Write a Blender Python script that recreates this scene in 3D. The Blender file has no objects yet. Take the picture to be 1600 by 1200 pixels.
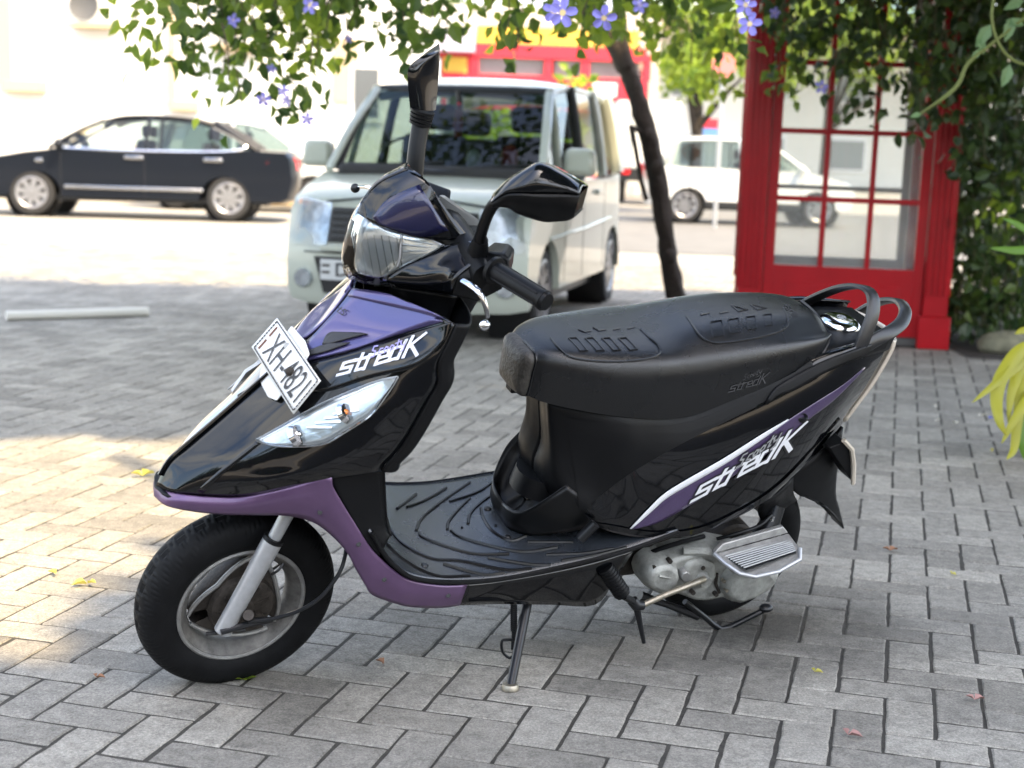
import bpy, bmesh, math, random
from mathutils import Vector, Matrix
from mathutils.bvhtree import BVHTree
R = math.radians
random.seed(7)
SC = bpy.context.scene
COL = SC.collection

# ------------------------------------------------------------------ camera
FPX, PIT, ROL, CAMH = 2270.0, 0.15777, 0.03469, 1.1136
CX = Vector((1, 0, 0)); CF = Vector((0, math.cos(PIT), -math.sin(PIT))); CU = Vector((0, math.sin(PIT), math.cos(PIT)))
_r = CX * math.cos(ROL) + CU * math.sin(ROL)
_u = CU * math.cos(ROL) - CX * math.sin(ROL)
cam_d = bpy.data.cameras.new('camera')
cam = bpy.data.objects.new('camera', cam_d); COL.objects.link(cam)
cam.matrix_world = Matrix(((_r.x, _u.x, -CF.x, 0), (_r.y, _u.y, -CF.y, 0), (_r.z, _u.z, -CF.z, CAMH), (0, 0, 0, 1)))
cam_d.sensor_width = 36; cam_d.lens = FPX / 1600 * 36
cam_d.clip_start = 0.05; cam_d.clip_end = 600
cam_d.dof.use_dof = True; cam_d.dof.focus_distance = 3.12; cam_d.dof.aperture_fstop = 3.8
SC.camera = cam
CAMP = Vector((0, 0, CAMH))

# ------------------------------------------------------------------ sky, sun, exposure
SUN = Vector((0.42, -0.42, 0.80)).normalized()          # towards the sun: behind the camera, to the right, high
w = bpy.data.worlds.new('World'); SC.world = w; w.use_nodes = True
nt = w.node_tree; bg = nt.nodes['Background']
sky = nt.nodes.new('ShaderNodeTexSky'); sky.sky_type = 'NISHITA'; sky.sun_disc = False
sky.sun_elevation = math.asin(SUN.z); sky.sun_rotation = math.atan2(SUN.x, SUN.y)
sky.air_density = 1.0; sky.dust_density = 2.2; sky.ozone_density = 1.0
tcs = nt.nodes.new('ShaderNodeTexCoord'); sx = nt.nodes.new('ShaderNodeSeparateXYZ'); nt.links.new(tcs.outputs['Generated'], sx.inputs[0])
zc = nt.nodes.new('ShaderNodeMath'); zc.operation = 'ADD'; zc.inputs[1].default_value = 0.22; nt.links.new(sx.outputs['Z'], zc.inputs[0])
dv = nt.nodes.new('ShaderNodeVectorMath'); dv.operation = 'DIVIDE'; cz = nt.nodes.new('ShaderNodeCombineXYZ')
for k in range(3): nt.links.new(zc.outputs[0], cz.inputs[k])
nt.links.new(tcs.outputs['Generated'], dv.inputs[0]); nt.links.new(cz.outputs[0], dv.inputs[1])
cn = nt.nodes.new('ShaderNodeTexNoise'); cn.inputs['Scale'].default_value = 1.6; cn.inputs['Detail'].default_value = 9; cn.inputs['Roughness'].default_value = .58; nt.links.new(dv.outputs[0], cn.inputs['Vector'])
crp = nt.nodes.new('ShaderNodeValToRGB'); crp.color_ramp.elements[0].position = .43; crp.color_ramp.elements[1].position = .62; nt.links.new(cn.outputs['Fac'], crp.inputs['Fac'])
cmx = nt.nodes.new('ShaderNodeMix'); cmx.data_type = 'RGBA'; nt.links.new(crp.outputs['Color'], cmx.inputs[0]); nt.links.new(sky.outputs[0], cmx.inputs[6]); cmx.inputs[7].default_value = (4.6, 4.5, 4.3, 1)
nt.links.new(cmx.outputs[2], bg.inputs[0]); bg.inputs[1].default_value = 0.13
sd = bpy.data.lights.new('sun', 'SUN'); sd.energy = 2.15; sd.angle = R(0.53); sd.color = (1.0, 0.76, 0.44)
so = bpy.data.objects.new('sun', sd); COL.objects.link(so)
so.rotation_euler = SUN.to_track_quat('Z', 'Y').to_euler(); so.location = (0, 0, 12)
SC.view_settings.view_transform = 'Standard'; SC.view_settings.look = 'None'
SC.view_settings.exposure = 2.58; SC.view_settings.gamma = 1.0; SC.view_settings.use_curve_mapping = False
SC.cycles.max_bounces = 8; SC.cycles.transparent_max_bounces = 24; SC.cycles.sample_clamp_indirect = 6
SC.cycles.caustics_reflective = False; SC.cycles.caustics_refractive = False

# ------------------------------------------------------------------ pixel -> direction helpers (1600x1200 photo)
def ray(px, py):
    dx, dy = px - 800, py - 600
    c, s = math.cos(ROL), math.sin(ROL)
    xi = dx * c + dy * s; yi = -dx * s + dy * c
    return CX * (xi / FPX) + CF - CU * (yi / FPX)
def G(px, py, z=0.0):
    r = ray(px, py); return CAMP + r * ((z - CAMH) / r.z)
def AY(px, py, Y):                                     # point on the upright plane at depth Y
    r = ray(px, py); return CAMP + r * (Y / r.y)
def project(P):
    d = P - CAMP; k = d.dot(CF)
    if k <= 0.01: return None
    xi = d.dot(CX) / k * FPX; yi = -d.dot(CU) / k * FPX
    c, s = math.cos(ROL), math.sin(ROL)
    return 800 + xi * c - yi * s, 600 + xi * s + yi * c

# scooter frame: x forward, y to its left (towards the camera), z up; it leans on its side stand
PSI, LAM = R(27.5), R(18.5)
SH = Vector((-math.cos(PSI), -math.sin(PSI), 0)); SL0 = Vector((math.sin(PSI), -math.cos(PSI), 0))
SUP = Vector((0, 0, 1)) * math.cos(LAM) + SL0 * math.sin(LAM)
SLAT = SL0 * math.cos(LAM) - Vector((0, 0, 1)) * math.sin(LAM)
SO = Vector((0.506, 3.506, 0.0))
SM = Matrix(((SH.x, SLAT.x, SUP.x, SO.x), (SH.y, SLAT.y, SUP.y, SO.y), (SH.z, SLAT.z, SUP.z, SO.z), (0, 0, 0, 1)))
SMI = SM.inverted()
def S(px, py, y):
    r = ray(px, py)
    t = (y - (CAMP - SO).dot(SLAT)) / r.dot(SLAT)
    X = CAMP + r * t - SO
    return Vector((X.dot(SH), y, X.dot(SUP)))
CAML = SMI @ CAMP
def sray(px, py): return (SMI.to_3x3() @ ray(px, py)).normalized()

# ------------------------------------------------------------------ materials
MATS = {}
def nd(t, typ, **kw):
    n = t.nodes.new(typ)
    for k, v in kw.items(): setattr(n, k, v)
    return n
def mat(name, col, rough=0.5, metal=0.0, coat=0.0, spec=0.5, noise=0.0, nscale=30, bump=0.0, bscale=200, emis=None, trans=0.0, coatr=0.03, rnoise=0.0, sheen=0):
    if name in MATS: return MATS[name]
    m = bpy.data.materials.new(name); m.use_nodes = True; t = m.node_tree
    b = t.nodes['Principled BSDF']
    b.inputs['Base Color'].default_value = (*col, 1); b.inputs['Roughness'].default_value = rough
    b.inputs['Metallic'].default_value = metal; b.inputs['Coat Weight'].default_value = coat
    b.inputs['Coat Roughness'].default_value = coatr; b.inputs['Specular IOR Level'].default_value = spec
    if trans: b.inputs['Transmission Weight'].default_value = trans
    if emis: b.inputs['Emission Color'].default_value = (*emis[0], 1); b.inputs['Emission Strength'].default_value = emis[1]
    if noise or bump or rnoise:
        tc = nd(t, 'ShaderNodeTexCoord')
    if noise:
        n = nd(t, 'ShaderNodeTexNoise'); n.inputs['Scale'].default_value = nscale; n.inputs['Detail'].default_value = 6; n.inputs['Roughness'].default_value = .65
        t.links.new(tc.outputs['Object'], n.inputs['Vector'])
        r = nd(t, 'ShaderNodeValToRGB')
        r.color_ramp.elements[0].position = .3; r.color_ramp.elements[1].position = .72
        r.color_ramp.elements[0].color = (*[c * (1 - noise) for c in col], 1); r.color_ramp.elements[1].color = (*[min(1, c * (1 + noise)) for c in col], 1)
        t.links.new(n.outputs['Fac'], r.inputs['Fac']); t.links.new(r.outputs['Color'], b.inputs['Base Color'])
    if rnoise:
        n3 = nd(t, 'ShaderNodeTexNoise'); n3.inputs['Scale'].default_value = nscale * .5; n3.inputs['Detail'].default_value = 5
        t.links.new(tc.outputs['Object'], n3.inputs['Vector'])
        mr = nd(t, 'ShaderNodeMapRange'); mr.inputs['From Min'].default_value = .3; mr.inputs['From Max'].default_value = .7
        mr.inputs['To Min'].default_value = max(0.02, rough - rnoise); mr.inputs['To Max'].default_value = rough + rnoise
        t.links.new(n3.outputs['Fac'], mr.inputs['Value']); t.links.new(mr.outputs['Result'], b.inputs['Roughness'])
    if bump:
        n2 = nd(t, 'ShaderNodeTexNoise'); n2.inputs['Scale'].default_value = bscale; n2.inputs['Detail'].default_value = 4
        t.links.new(tc.outputs['Object'], n2.inputs['Vector'])
        bp = nd(t, 'ShaderNodeBump'); bp.inputs['Strength'].default_value = bump; bp.inputs['Distance'].default_value = 0.002
        t.links.new(n2.outputs['Fac'], bp.inputs['Height']); t.links.new(bp.outputs['Normal'], b.inputs['Normal'])
    MATS[name] = m
    return m
def glassmat(name, tint=(0.9, 0.95, 0.95), refl=1.0, rough=0.01):
    if name in MATS: return MATS[name]
    m = bpy.data.materials.new(name); m.use_nodes = True; t = m.node_tree
    t.nodes.remove(t.nodes['Principled BSDF']); out = t.nodes['Material Output']
    tr = nd(t, 'ShaderNodeBsdfTransparent'); tr.inputs[0].default_value = (*tint, 1)
    gl = nd(t, 'ShaderNodeBsdfGlossy'); gl.inputs['Roughness'].default_value = rough; gl.inputs['Color'].default_value = (refl, refl, refl, 1)
    fr = nd(t, 'ShaderNodeFresnel'); fr.inputs['IOR'].default_value = 1.5
    mx = nd(t, 'ShaderNodeMixShader')
    t.links.new(fr.outputs[0], mx.inputs[0]); t.links.new(tr.outputs[0], mx.inputs[1]); t.links.new(gl.outputs[0], mx.inputs[2])
    t.links.new(mx.outputs[0], out.inputs[0])
    MATS[name] = m
    return m
def leafmat(name, c1, c2, trans=0.35):
    if name in MATS: return MATS[name]
    m = bpy.data.materials.new(name); m.use_nodes = True; t = m.node_tree
    b = t.nodes['Principled BSDF']; out = t.nodes['Material Output']
    g = nd(t, 'ShaderNodeNewGeometry'); r = nd(t, 'ShaderNodeValToRGB')
    r.color_ramp.elements[0].color = (*c1, 1); r.color_ramp.elements[1].color = (*c2, 1)
    t.links.new(g.outputs['Random Per Island'], r.inputs['Fac']); t.links.new(r.outputs['Color'], b.inputs['Base Color'])
    b.inputs['Roughness'].default_value = .45
    tl = nd(t, 'ShaderNodeBsdfTranslucent'); mx = nd(t, 'ShaderNodeMixShader'); mx.inputs[0].default_value = trans
    hs = nd(t, 'ShaderNodeHueSaturation'); hs.inputs['Value'].default_value = 2.2; hs.inputs['Hue'].default_value = .485
    t.links.new(r.outputs['Color'], hs.inputs['Color']); t.links.new(hs.outputs['Color'], tl.inputs[0])
    t.links.new(b.outputs[0], mx.inputs[1]); t.links.new(tl.outputs[0], mx.inputs[2]); t.links.new(mx.outputs[0], out.inputs[0])
    MATS[name] = m
    return m

# ------------------------------------------------------------------ mesh helpers
def cr(P, n):
    """Catmull-Rom through the points P (Vectors), n samples per span."""
    P = [Vector(p) for p in P]
    if len(P) < 3 or n <= 1:
        if n <= 1: return P
        return [P[0].lerp(P[1], i / n) for i in range(n)] + [P[1]]
    E = [P[0] * 2 - P[1]] + P + [P[-1] * 2 - P[-2]]
    out = []
    for i in range(1, len(E) - 2):
        a, b, c, d = E[i - 1], E[i], E[i + 1], E[i + 2]
        for k in range(n):
            t = k / n
            out.append(.5 * ((2 * b) + (c - a) * t + (2 * a - 5 * b + 4 * c - d) * t * t + (3 * b - a - 3 * c + d) * t ** 3))
    out.append(E[-2].copy())
    return out
class MB:
    def __init__(s): s.v = []; s.f = []; s.mi = []
    def add(s, vs, fs, mi=0):
        o = len(s.v); s.v += [Vector(p) for p in vs]
        for f in fs: s.f.append(tuple(i + o for i in f)); s.mi.append(mi)
        return s
    def box(s, c, d, M=None, mi=0, taper=1.0):
        c = Vector(c); x, y, z = d[0] / 2, d[1] / 2, d[2] / 2; k = taper
        vs = [Vector(q) for q in ((-x, -y, -z), (x, -y, -z), (x, y, -z), (-x, y, -z), (-x * k, -y * k, z), (x * k, -y * k, z), (x * k, y * k, z), (-x * k, y * k, z))]
        if M is not None: vs = [M @ q for q in vs]
        return s.add([q + c for q in vs], [(0, 3, 2, 1), (4, 5, 6, 7), (0, 1, 5, 4), (1, 2, 6, 5), (2, 3, 7, 6), (3, 0, 4, 7)], mi)
    def hexa(s, vs, mi=0):
        return s.add(vs, [(0, 3, 2, 1), (4, 5, 6, 7), (0, 1, 5, 4), (1, 2, 6, 5), (2, 3, 7, 6), (3, 0, 4, 7)], mi)
    def grid(s, rows, mi=0, closeu=False, closev=False):
        n, m = len(rows), len(rows[0])
        vs = [p for r in rows for p in r]; fs = []
        for i in range(n if closeu else n - 1):
            for j in range(m if closev else m - 1):
                a, b = i, (i + 1) % n; c, d = j, (j + 1) % m
                fs.append((a * m + c, a * m + d, b * m + d, b * m + c))
        return s.add(vs, fs, mi)
    def patch(s, rows, nu=4, nv=4, mi=0):
        R1 = [cr(r, nv) for r in rows]
        cols = [cr([r[j] for r in R1], nu) for j in range(len(R1[0]))]
        return s.grid([[c[i] for c in cols] for i in range(len(cols[0]))], mi)
    def tube(s, path, rad, n=10, caps=True, mi=0, smooth=0, flat=1.0, upv=None):
        P = [Vector(p) for p in path]
        rr = list(rad) if hasattr(rad, '__len__') else [rad] * len(P)
        if smooth:
            Q = cr([Vector((*p, 0))[:3] for p in P], smooth)
            nr = []
            for i in range(len(P) - 1):
                for k in range(smooth): nr.append(rr[i] + (rr[i + 1] - rr[i]) * k / smooth)
            nr.append(rr[-1]); P, rr = Q, nr
        rings = []; up = Vector(upv) if upv else None
        for i, p in enumerate(P):
            t = (P[min(i + 1, len(P) - 1)] - P[max(i - 1, 0)])
            if t.length < 1e-9: t = Vector((0, 0, 1))
            t.normalize()
            if up is None: up = Vector((0, 0, 1)) if abs(t.z) < .9 else Vector((1, 0, 0))
            a = t.cross(up)
            if a.length < 1e-6: a = t.orthogonal()
            a.normalize(); b = a.cross(t).normalized()
            if not upv: up = b
            rings.append([p + (a * math.cos(2 * math.pi * k / n) + b * math.sin(2 * math.pi * k / n) * flat) * rr[i] for k in range(n)])
        o = len(s.v); s.grid(rings, mi, closev=True)
        if caps:
            s.f.append(tuple(o + k for k in range(n))); s.mi.append(mi)
            q = o + (len(P) - 1) * n; s.f.append(tuple(q + n - 1 - k for k in range(n))); s.mi.append(mi)
        return s
    def lathe(s, prof, n=32, M=None, mi=0, close=False):
        """prof: list of (r, h); axis = local y (h along y)."""
        rows = []
        for r, h in prof:
            rows.append([Vector((r * math.cos(2 * math.pi * k / n), h, r * math.sin(2 * math.pi * k / n))) for k in range(n)])
        if M is not None: rows = [[M @ p for p in r] for r in rows]
        return s.grid(rows, mi, closeu=close, closev=True)
    def prism(s, poly, off, mi=0):
        """poly: Vectors round a face, off: Vector thickness."""
        n = len(poly); off = Vector(off)
        vs = [Vector(p) for p in poly] + [Vector(p) + off for p in poly]
        fs = [tuple(range(n - 1, -1, -1)), tuple(range(n, 2 * n))] + [(i, (i + 1) % n, n + (i + 1) % n, n + i) for i in range(n)]
        return s.add(vs, fs, mi)
    def sphere(s, c, r, n=12, m=8, sc=(1, 1, 1), M=None, mi=0):
        c = Vector(c); rows = []
        for i in range(m + 1):
            th = math.pi * i / m
            row = [Vector((r * sc[0] * math.sin(th) * math.cos(2 * math.pi * k / n), r * sc[1] * math.sin(th) * math.sin(2 * math.pi * k / n), r * sc[2] * math.cos(th))) for k in range(n)]
            if M is not None: row = [M @ p for p in row]
            rows.append([p + c for p in row])
        return s.grid(rows, mi, closev=True)
    def mirror(s):
        o = len(s.v); k = len(s.f)
        s.v += [Vector((p.x, -p.y, p.z)) for p in s.v]
        s.f += [tuple(i + o for i in reversed(f)) for f in s.f[:k]]; s.mi += s.mi[:k]
        return s
    def mesh(s, name, mats, smooth=40, weld=0.0003, recalc=True, out=None):
        me = bpy.data.meshes.new(name); me.from_pydata([tuple(p) for p in s.v], [], s.f)
        for m in (mats if isinstance(mats, (list, tuple)) else [mats]): me.materials.append(m)
        if any(s.mi): me.polygons.foreach_set('material_index', s.mi)
        if weld or recalc:
            bm = bmesh.new(); bm.from_mesh(me)
            if weld: bmesh.ops.remove_doubles(bm, verts=bm.verts, dist=weld)
            if recalc: bmesh.ops.recalc_face_normals(bm, faces=bm.faces)
            if out is not None:
                c_ = Vector(out); bm.normal_update()
                if sum(f_.calc_area() * f_.normal.dot(f_.calc_center_median() - c_) for f_ in bm.faces) < 0: bmesh.ops.reverse_faces(bm, faces=bm.faces)
            bm.to_mesh(me); bm.free()
        if smooth:
            me.polygons.foreach_set('use_smooth', [True] * len(me.polygons)); me.set_sharp_from_angle(angle=R(smooth))
        me.update()
        return me
    def build(s, name, mats, parent=None, smooth=40, weld=0.0003, recalc=True, bevel=0, solid=0, solid_off=-1, subs=0, out=None):
        me = s.mesh(name, mats, smooth, weld, recalc, out)
        o = bpy.data.objects.new(name, me); COL.objects.link(o)
        if parent: o.parent = parent
        if subs:
            md = o.modifiers.new('s', 'SUBSURF'); md.levels = subs; md.render_levels = subs
        if solid:
            md = o.modifiers.new('t', 'SOLIDIFY'); md.thickness = solid; md.offset = solid_off
        if bevel:
            md = o.modifiers.new('b', 'BEVEL'); md.width = bevel; md.segments = 2; md.limit_method = 'ANGLE'; md.angle_limit = R(35)
        return o
def tag(o, label=None, cat=None, group=None, kind=None):
    for k, v in (('label', label), ('category', cat), ('group', group), ('kind', kind)):
        if v: o[k] = v
    return o
def thing(name, label, cat, loc=(0, 0, 0), rz=0, group=None):
    o = bpy.data.objects.new(name, None); COL.objects.link(o); o.location = loc; o.rotation_euler = (0, 0, rz); o.empty_display_size = .1
    return tag(o, label, cat, group)
def shell(mb, name, mats, parent, th=0.004, smooth=50, inward=True):
    """open patch -> sheet with a real thickness"""
    return mb.build(name, mats, parent, smooth=smooth, solid=th, solid_off=-1 if inward else 1)
def text_verts(body, size=1.0, bold=0.0, res=3, shear=0.0, align='LEFT'):
    cu = bpy.data.curves.new('txt', 'FONT'); cu.body = body; cu.size = size; cu.offset = bold; cu.resolution_u = res; cu.shear = shear; cu.align_x = align
    ob = bpy.data.objects.new('txt', cu); COL.objects.link(ob)
    me = bpy.data.meshes.new_from_object(ob.evaluated_get(bpy.context.evaluated_depsgraph_get()))
    vs = [v.co.copy() for v in me.vertices]; fs = [tuple(p.vertices) for p in me.polygons]
    bpy.data.objects.remove(ob); bpy.data.curves.remove(cu); bpy.data.meshes.remove(me)
    return vs, fs
def sign_text(body, org, ex, ey, parent, m, name='lettering', bold=0.0, lift=None, th=0.0):
    """flat lettering on a plane: org + x*ex + y*ey"""
    vs, fs = text_verts(body, 1.0, bold)
    org, ex, ey = Vector(org), Vector(ex), Vector(ey)
    n = ex.cross(ey).normalized() * (lift if lift is not None else .003)
    mb = MB(); mb.add([org + ex * v.x + ey * v.y + n for v in vs], fs)
    return mb.build(name, m, parent, smooth=0, weld=0, recalc=False)
# ================================================================== SCOOTER
M_BLK = mat('gloss_black_paint', (0.0025, 0.003, 0.004), rough=.22, spec=.05, coat=1.0, coatr=.045, rnoise=.05, nscale=12)
M_PUR = mat('purple_metallic_paint', (0.130, 0.072, 0.155), rough=.38, metal=.5, coat=.6, coatr=.14, noise=.12, nscale=14, bump=.05, bscale=500)
M_BLU = mat('sky_tinted_purple_paint', (0.072, 0.062, 0.175), rough=.30, metal=.6, coat=.8, coatr=.08, noise=.06, nscale=900)  # the purple paint again, sky reflection painted in as a bluer tone
M_PLA = mat('black_plastic', (0.0045, 0.0048, 0.0055), rough=.42, spec=.2, bump=.12, bscale=900, rnoise=.1, nscale=25)
M_FLO = mat('floor_rubber', (0.024, 0.028, 0.034), rough=.24, spec=1.0, bump=.25, bscale=700, rnoise=.12, nscale=18)
M_SEAT = mat('seat_vinyl', (0.0042, 0.0048, 0.006), rough=.27, spec=.62, bump=.35, bscale=520, rnoise=.07, nscale=14)
M_RUB = mat('tyre_rubber', (0.0065, 0.0068, 0.0075), rough=.6, spec=.15, noise=.35, nscale=22, bump=.2, bscale=300)
M_ALU = mat('cast_aluminium', (0.36, 0.36, 0.35), rough=.5, metal=.75, noise=.22, nscale=40, bump=.3, bscale=300)
M_SIL = mat('silver_paint', (0.42, 0.43, 0.44), rough=.38, metal=.5, noise=.10, nscale=60)
M_CASE = mat('engine_case_paint', (0.31, 0.315, 0.29), rough=.5, metal=.2, noise=.5, nscale=20, bump=.35, bscale=160)
M_DRT = mat('greasy_cast_metal', (0.045, 0.038, 0.032), rough=.6, metal=.4, noise=.6, nscale=45, bump=.6, bscale=160)
M_RIM = mat('dirty_rim_metal', (0.17, 0.165, 0.155), rough=.6, metal=.5, noise=.5, nscale=30, bump=.4, bscale=200)
M_CHR = mat('chrome', (0.75, 0.76, 0.78), rough=.12, metal=1.0)
M_STL = mat('worn_steel', (0.33, 0.30, 0.24), rough=.42, metal=.8, noise=.3, nscale=70)
M_BST = mat('black_steel', (0.014, 0.015, 0.017), rough=.34, metal=.3)
M_WHT = mat('white_decal', (0.72, 0.73, 0.75), rough=.35)
M_LET = mat('silver_decal', (0.72, 0.74, 0.80), rough=.35)
M_DPUR = mat('purple_stripe_decal', (0.055, 0.035, 0.09), rough=.28, coat=.6, noise=.25, nscale=500)
M_LILAC = mat('lilac_decal', (0.33, 0.30, 0.62), rough=.35)
M_LENS = glassmat('clear_lens', (0.93, 0.95, 0.96))
M_REF = mat('lamp_reflector', (0.82, 0.84, 0.85), rough=.2, metal=.55, bump=.9, bscale=38)
M_AMB = mat('amber_bulb', (0.75, 0.22, 0.03), rough=.2, coat=.5)
M_TAIL = mat('tail_lens', (0.62, 0.55, 0.45), rough=.22, coat=.6, noise=.1, nscale=30)
M_DUST = mat('dusty_black_plastic', (0.075, 0.068, 0.058), rough=.6, noise=.35, nscale=60, bump=.4, bscale=400)
M_PLATE = mat('plate_white', (0.72, 0.72, 0.70), rough=.42, noise=.06, nscale=60)
M_INK = mat('plate_ink', (0.02, 0.02, 0.022), rough=.5)

scooter = thing('scooter', 'black and purple motor scooter leaning on its side stand on the pavers', 'scooter')
scooter.matrix_world = SM
def sp(mb, name, m, parent=None, **k):
    if k.get('solid') and 'out' not in k: k['out'] = (.55, 0, .45)
    return mb.build(name, m, parent or scooter, **k)
def sp2(mb, name, m, parent=None, **k):
    """near-side piece and its mirror image as two objects"""
    o_ = k.pop('out', None) or (.55, 0, .45)
    far = MB(); far.v = [Vector((v.x, -v.y, v.z)) for v in mb.v]; far.f = [tuple(reversed(f)) for f in mb.f]; far.mi = list(mb.mi)
    near = sp(mb, name, m, parent, out=o_, **k); sp(far, name, m, parent, out=o_, **k)
    return near
def PX(l): return [S(*q) for q in l]
def bvh(mb): return BVHTree.FromPolygons([tuple(v) for v in mb.v], mb.f)
def onto(bv, px, py, off=.002, fb=None):
    d = sray(px, py); loc, n, i, t = bv.ray_cast(CAML, d)
    if loc is None:
        if fb is None: return None
        return S(px, py, fb)
    if n.dot(d) > 0: n = -n
    return loc + n * off
def rs(P, n):                                            # resample a pixel polyline by length
    P = [Vector((p[0], p[1], 0)) for p in P]; Q = cr(P, 8) if len(P) > 2 else P
    L = [0]
    for a, b in zip(Q, Q[1:]): L.append(L[-1] + (b - a).length)
    out = []
    for k in range(n):
        d = L[-1] * k / (n - 1); i = 0
        while i < len(L) - 2 and L[i + 1] < d: i += 1
        s_ = (d - L[i]) / max(1e-9, L[i + 1] - L[i]); out.append(Q[i].lerp(Q[i + 1], min(1, s_)))
    return out
def strip(bv, A, B, n=20, m=4, off=.002, fb=None):
    a, b = rs(A, n), rs(B, n); rows = []
    for p, q in zip(a, b):
        row = []
        for j in range(m + 1):
            r = p.lerp(q, j / m); row.append(onto(bv, r.x, r.y, off, fb))
        rows.append(row)
    # fill misses from neighbours
    for r in rows:
        ok = [p for p in r if p is not None]
        for j in range(len(r)):
            if r[j] is None: r[j] = ok[0] if ok else None
    last = next(r for r in rows if r[0] is not None)
    for i, r in enumerate(rows):
        if r[0] is None: rows[i] = [v.copy() for v in last]
        last = rows[i]
    return MB().grid(rows)
LET = {
 's': ([[(1.0, 1), (.12, 1), (.06, .52), (.92, .48), (.86, 0), (-.12, 0)]], 1.15),
 't': ([[(.42, 1.35), (.22, 0), (.72, 0)], [(-.02, .95), (.86, .95)]], .92),
 'r': ([[(0, -.1), (.14, 1.08)], [(.1, .72), (.3, .98), (.78, 1)]], .88),
 'e': ([[(.08, .5), (.9, .5), (.88, .98), (.14, .98), (.02, .02), (.84, .02)]], 1.1),
 'a': ([[(.86, 1), (.12, 1), (0, 0), (.78, 0)], [(.74, -.08), (1.02, 1.5)]], 1.2),
 'K': ([[(.0, -.05), (.3, 1.75)], [(.16, .72), (1.35, 1.75)], [(.42, .82), (1.12, -.2)]], 1.3),
 'S_': ([[(.75, 1.3), (.3, 1.4), (.15, .95), (.6, .65), (.5, .1), (.0, .15)]], .95),
 'c_': ([[(.6, .75), (.25, .8), (.08, .3), (.5, .1)]], .72),
 'o_': ([[(.3, .8), (.06, .5), (.2, .1), (.55, .25), (.58, .65), (.3, .8)]], .76),
 't_': ([[(.42, 1.35), (.25, .1), (.5, .15)], [(.0, .88), (.8, 1.0)]], .66),
 'y_': ([[(.05, .85), (.2, .35), (.55, .4)], [(.75, .95), (.5, -.35), (.1, -.45)]], .8)}
def strokes(keys, org, ex, ey, w, bv, off, fb=None, mb=None):
    """stroke lettering laid on a surface; org/ex/ey in photo pixels"""
    mb = mb or MB(); x = 0; k = 0
    org, ex, ey = Vector(org), Vector(ex), Vector(ey)
    for key in keys:
        pl, adv = LET[key]
        for line in pl:
            for (a, b) in zip(line, line[1:]):
                A = Vector((a[0] + x, a[1])); B = Vector((b[0] + x, b[1])); d = (B - A).normalized(); n = Vector((-d.y, d.x)) * w / 2
                A = A - d * w * .42; B = B + d * w * .42; k += 1
                rows = []
                for s_ in range(5):
                    c = A.lerp(B, s_ / 4); row = []
                    for sg in (-1, 1):
                        q = c + n * sg; p = org + ex * q.x + ey * q.y
                        row.append(onto(bv, p.x, p.y, off + (k % 7) * .00006, fb))
                    rows.append(row)
                if all(v is not None for r in rows for v in r): mb.grid(rows)
        x += adv
    return mb

# ---------------------------------------------------------------- front apron (black shell)
AP = [
 [(552,450,0),(600,456,.06),(650,476,.12),(690,493,.17),(711,506,.195)],
 [(512,500,0),(570,515,.07),(630,525,.135),(675,532,.18),(699,534,.2)],
 [(467,544,0),(530,548,.08),(590,560,.14),(640,570,.185),(683,568,.202)],
 [(430,577,0),(490,590,.085),(560,605,.145),(620,608,.19),(683,598,.205)],
 [(395,607,0),(450,630,.085),(520,645,.145),(590,645,.19),(667,627,.205)],
 [(340,655,0),(400,680,.085),(470,690,.14),(550,690,.185),(641,674,.205)],
 [(290,698,0),(350,720,.08),(430,728,.135),(520,722,.18),(620,706,.2)],
 [(262,723,0),(310,748,.065),(385,755,.12),(480,742,.165),(600,727,.195)],
 [(243,760,0),(277,770,.05),(372,776,.1),(467,758,.15),(597,737,.19)]]
ap = MB().patch([PX(r) for r in AP], 5, 6)
AP_B = bvh(ap)
apm = MB(); apm.v = list(ap.v); apm.f = list(ap.f); apm.mi = list(ap.mi); apm.mirror()
sp(apm, 'front_apron', M_BLK, solid=.004, smooth=60)
# violet upper panel
blu = strip(AP_B, [(468,557),(490,527),(520,493),(546,463),(556,449)], [(476,566),(546,549),(610,528),(660,512),(703,500)], 26, 10, .005)
ob_blu = sp2(blu, 'upper_front_panel', M_BLU, solid=.004, smooth=60)
# collar strip above the panel
col = strip(AP_B, [(556,449),(580,448),(607,453)], [(546,464),(600,476),(700,499)], 14, 4, .008)
sp2(col, 'panel_lip', M_BLU, solid=.004, smooth=60)
# vents in the violet panel
for (A, B) in (([(507,542),(513,528),(522,522)], [(520,541),(545,534),(578,525)]), ([(480,554),(500,546),(517,541)], [(478,561),(512,553),(549,540)])):
    sp(strip(AP_B, A, B, 8, 5, .0095), 'air_vent', M_INK, solid=.003)
# centre crease moulding
mo = MB()
cl = [onto(AP_B, px + 1.5, py, .002, 0) for px, py in ((470,549),(430,583),(395,612),(340,660),(290,702),(266,724),(252,745))]
cl = [Vector((p.x, 0, p.z)) + Vector((.003, 0, .002)) for p in cl]
mo.tube(cl, .004, 6, smooth=3); sp(mo, 'centre_moulding', M_BLK)
# nose crease towards the indicator
sp(strip(AP_B, [(404,688),(380,706),(340,738),(308,766)], [(408,692),(386,710),(347,742),(318,769)], 14, 2, .0035), 'nose_crease', M_BLK, solid=.003)
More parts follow.
